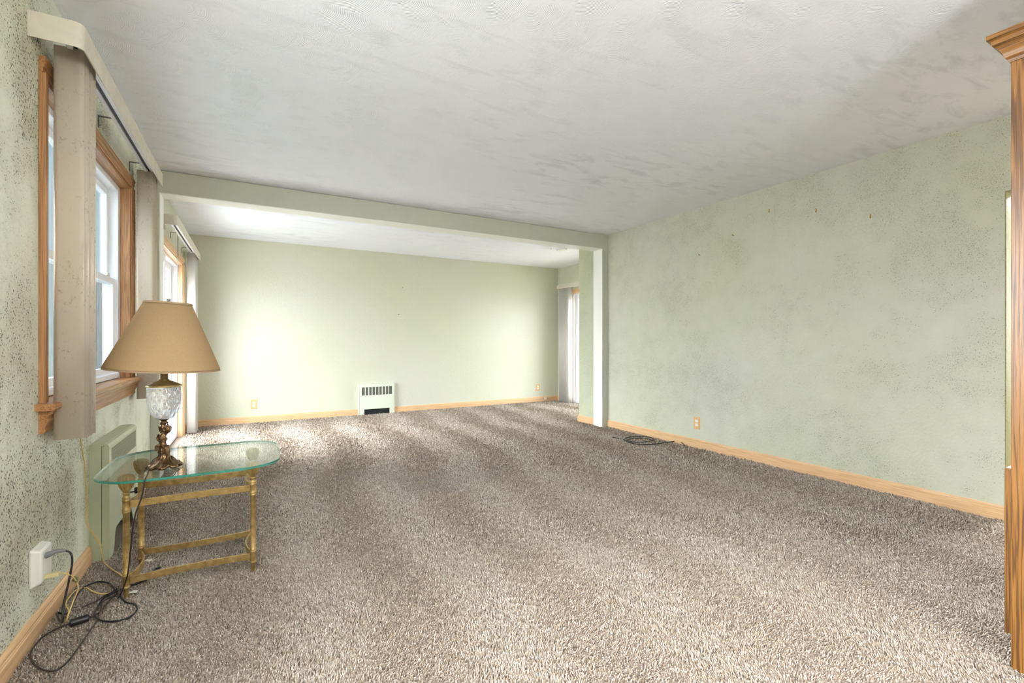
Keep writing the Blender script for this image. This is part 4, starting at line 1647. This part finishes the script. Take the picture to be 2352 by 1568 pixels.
e1 = zc(905, 905, CZ + 0.006)
MB().tube([e1, e1 + Vector((0.016, 0.012, 0.0))], lambda q: 0.0045 + 0.002 * q, 10).build('cable_end', M_BLACK, ec)

gc = thing('lamp_cord', (XL, 2.6, 0.0), 'thin gold cord hanging down the left wall beside the radiator cover', 'cord')
P1 = Vector((x1, 2.31, 0.225))
MB().box(x1, x1 + 0.040, 2.300, 2.320, 0.219, 0.233).build('plug', M_TAN, gc, bevel=0.003)
gp = [on_x(188, 985, -0.684), on_x(186, 1010, -0.683), on_x(190, 1040, -0.682), on_x(196, 1075, -0.683), on_x(197, 1110, -0.683), on_x(200, 1160, -0.683), on_x(200, 1203, -0.680), on_x(214, 1226, -0.662),
      on_x(229, 1248, -0.640), on_x(234, 1272, -0.630), zc(605, 862, CZ), zc(650, 905, CZ), zc(705, 940, CZ), zc(745, 990, CZ), zc(680, 1035, CZ), zc(600, 1050, CZ), zc(540, 1035, CZ), zc(505, 1012, CZ)]
MB().tube(gp, 0.0028, 8).build('cable', M_GOLDCORD, gc)
g2 = [Vector((x1 + 0.04, 2.310, 0.226)), Vector((x1 + 0.055, 2.312, 0.222)), Vector((x1 + 0.075, 2.325, 0.195)), Vector((x1 + 0.085, 2.335, 0.15)), Vector((x1 + 0.07, 2.33, 0.10)), Vector((x1 + 0.06, 2.30, 0.05)), zc(400, 1150, CZ), zc(385, 1100, CZ + 0.01), zc(440, 1030, CZ), zc(505, 1012, CZ)]
MB().tube(g2, 0.0024, 8).build('cable', M_GOLDCORD, gc)
# green bread-tie knot on the gold cord
kn = MB()
kc = Vector((x1 + 0.078, 2.332, 0.185))
for k in range(4):
    a = k * 1.57 + 0.4
    kn.ball(kc + RV * (0.008 * math.cos(a)) + Vector((0, 0, 0.008 * math.sin(a))), 0.005, 0.004, 0.006, 8, 6)
kn.build('cord_tie', plain('olive_tie', (112, 118, 80), 0.5), gc)

# torn paper bits beside two table feet
for (p, k, lb) in ((zc(775, 1065, 0), 0, 'scrap of white paper on the carpet by the nearest table foot'), (zc(868, 875, 0), 1, 'scrap of white paper on the carpet by the back table foot')):
    v = []
    n = 9
    for i in range(n):
        a = 2 * math.pi * i / n
        r_ = random.uniform(0.010, 0.020)
        v.append((p.x + r_ * math.cos(a), p.y + r_ * 0.8 * math.sin(a), 0.013 + random.uniform(0, 0.010)))
    v2 = [(q[0], q[1], q[2] + 0.0008) for q in v]
    o = MB().add(v + v2, [tuple(range(n)), tuple(range(n, 2 * n))] + [(i, (i + 1) % n, n + (i + 1) % n, n + i) for i in range(n)]).build('paper_scrap', M_PAPER)
    tag(o, lb, 'paper')

# coiled black cable on the carpet by the right wall


def zq(px, py, z=CZ):
    return at(1380 + px / 8.4, 920 + py / 8.4, z)


cc = []
cc += [zq(232, 722), zq(250, 708, 0.02), zq(330, 725), zq(450, 755), zq(520, 790), zq(650, 830), zq(800, 850), zq(940, 845, 0.018), zq(1030, 820), zq(1048, 795), zq(1000, 765, 0.02), zq(900, 735), zq(760, 722), zq(620, 728), zq(530, 745), zq(510, 765, 0.018),
       zq(600, 790, 0.02), zq(720, 800, 0.02), zq(860, 795), zq(960, 778), zq(1008, 750), zq(985, 715), zq(880, 692), zq(740, 686), zq(600, 695), zq(490, 720), zq(455, 750, 0.018), zq(500, 790, 0.02),
       zq(600, 822, 0.02), zq(760, 848, 0.022), zq(900, 845, 0.022), zq(1040, 838, 0.018), zq(1200, 815, 0.016), zq(1320, 795, 0.016), zq(1440, 783, 0.02), zq(1530, 792, 0.024), zq(1590, 835, 0.024), zq(1627, 882, 0.014)]
o = MB().tube(cc, 0.0042, 8).build('coiled_cable', M_BLACK)
tag(o, 'coil of thin black cable lying on the carpet along the right wall', 'cable')

# ------------------------------------------------------------------ carpet pile (uncountable tufts)


def carpet():
    P = []
    S = []

    def region(dmin, dmax, sp, size):
        xs = np.arange(-0.69, 4.96, sp)
        ys = np.arange(0.2, 7.08, sp)
        X, Y = np.meshgrid(xs, ys)
        X = X.ravel() + np.random.uniform(-0.5, 0.5, X.size) * sp
        Y = Y.ravel() + np.random.uniform(-0.5, 0.5, Y.size) * sp
        d = X * math.sin(TH) + Y * math.cos(TH)
        l = X * math.cos(TH) - Y * math.sin(TH)
        jit = np.random.uniform(-0.15, 0.15, X.size)
        ok = (d + jit >= dmin) & (d + jit < dmax) & (np.abs(l) < 1.22 * d + 0.15)
        ok &= (X > XL + 0.016) & (Y < YB - 0.016) & (X < XR2 - 0.016)
        ok &= ~((X > XR - 0.016) & (Y < 4.72)) & ~((X > 3.866 - 0.004) & (Y > 4.54) & (Y < 5.07))
        ok &= ~((X > CX0 - 0.004) & (X < CX1) & (Y < CY1 + 0.004) & (Y > CY0))
        ok &= ~((X < -0.627) & (Y > 4.54) & (Y < 4.73)) & ~((X < RX + 0.004) & (Y > RY0 - 0.004) & (Y < RY1))
        ok &= ~((X > hx0 - .004) & (X < hx1 + .004) & (Y > yf - .006))
        P.append(np.stack([X[ok], Y[ok]], 1))
        S.append(np.full(ok.sum(), size))
    region(0.9, 2.5, 0.0062, 0.84)
    region(2.5, 3.9, 0.0088, 1.08)
    region(3.9, 9.0, 0.0150, 1.7)
    P = np.concatenate(P)
    S = np.concatenate(S)
    N = len(P)
    X, Y = P[:, 0], P[:, 1]
    # lie of the pile: vacuum strokes with wandering borders
    q = (X * 1.0 - Y * 0.05) + 0.07 * np.sin(Y * 2.1 + X) + 0.03 * np.sin(Y * 5.3 + 1.3 * X)
    stroke = np.sin(q * 2 * np.pi / 0.62 + 0.8 * np.sin(Y * 0.9))
    stroke = np.tanh(stroke * 1.6)
    cross = np.tanh(2.0 * np.sin(Y * 2 * np.pi / 1.3 + 0.6 * np.sin(X * 2.3)))
    clump = np.sin(X * 61 + 3 * np.sin(Y * 23)) * np.sin(Y * 57 + 3 * np.sin(X * 19))
    lx = 0.25 * cross + np.random.normal(0, 0.55, N) + 0.35 * clump
    ly = 1.0 * stroke + np.random.normal(0, 0.55, N) + 0.3 * np.sin(X * 47 + Y * 31)
    h = 0.0105 * S ** 0.5 * np.random.uniform(0.75, 1.2, N) * (1 + 0.38 * clump)
    gq = (X * 0.97 + Y * 0.16 + 0.10 * np.sin(Y * 1.7 + 0.9 * X) + 0.03 * np.sin(Y * 4.3))
    gr_ = np.abs(((gq / 0.31) % 1.0) - 0.5) * 0.31
    groove = np.clip(1 - gr_ / (0.007 * S), 0, 1) * (np.sin(X * 3.1 + Y * 2.3) > -0.4) * (Y > 2.4)
    h *= 1 - 0.75 * groove
    r = 0.0030 * S * np.random.uniform(0.8, 1.25, N)
    ang = np.random.uniform(0, 2 * np.pi, N)
    V = np.zeros((N, 7, 3), np.float32)
    leanl = 0.0055 * S
    for ring_, (zz, rr, ll) in enumerate(((0.0, 0.75, 0.0), (0.62, 1.0, 0.45))):
        for k in range(3):
            a = ang + k * 2.0944 + ring_ * 0.7
            V[:, ring_ * 3 + k, 0] = X + np.cos(a) * r * rr + lx * leanl * ll
            V[:, ring_ * 3 + k, 1] = Y + np.sin(a) * r * rr + ly * leanl * ll
            V[:, ring_ * 3 + k, 2] = h * zz
    V[:, 6, 0] = X + lx * leanl
    V[:, 6, 1] = Y + ly * leanl
    V[:, 6, 2] = h
    # keep the pile off the walls
    base = (np.arange(N) * 7)[:, None]
    tri = np.array([(3, 4, 6), (4, 5, 6), (5, 3, 6), (0, 1, 4), (0, 4, 3), (1, 2, 5), (1, 5, 4), (2, 0, 3), (2, 3, 5)])
    F = (base[:, None, :] + tri[None, :, :]).reshape(-1)
    nf = N * 9
    me = bpy.data.meshes.new('carpet_pile')
    me.vertices.add(N * 7)
    me.vertices.foreach_set('co', V.reshape(-1))
    me.loops.add(nf * 3)
    me.loops.foreach_set('vertex_index', F.astype(np.int32))
    me.polygons.add(nf)
    me.polygons.foreach_set('loop_start', (np.arange(nf) * 3).astype(np.int32))
    me.polygons.foreach_set('use_smooth', np.ones(nf, bool))
    me.update(calc_edges=True)
    att = me.attributes.new('tint', 'FLOAT', 'POINT')
    tint = np.clip(np.random.normal(0.52, 0.22, N), 0, 1).astype(np.float32)
    att.data.foreach_set('value', np.repeat(tint, 7))
    me.materials.append(M_PILE)
    o = bpy.data.objects.new('carpet_pile', me)
    COL.objects.link(o)
    o['kind'] = 'stuff'
    o['label'] = 'taupe frieze carpet pile covering the whole floor'
    o['category'] = 'carpet'
    print('tufts', N)


carpet()
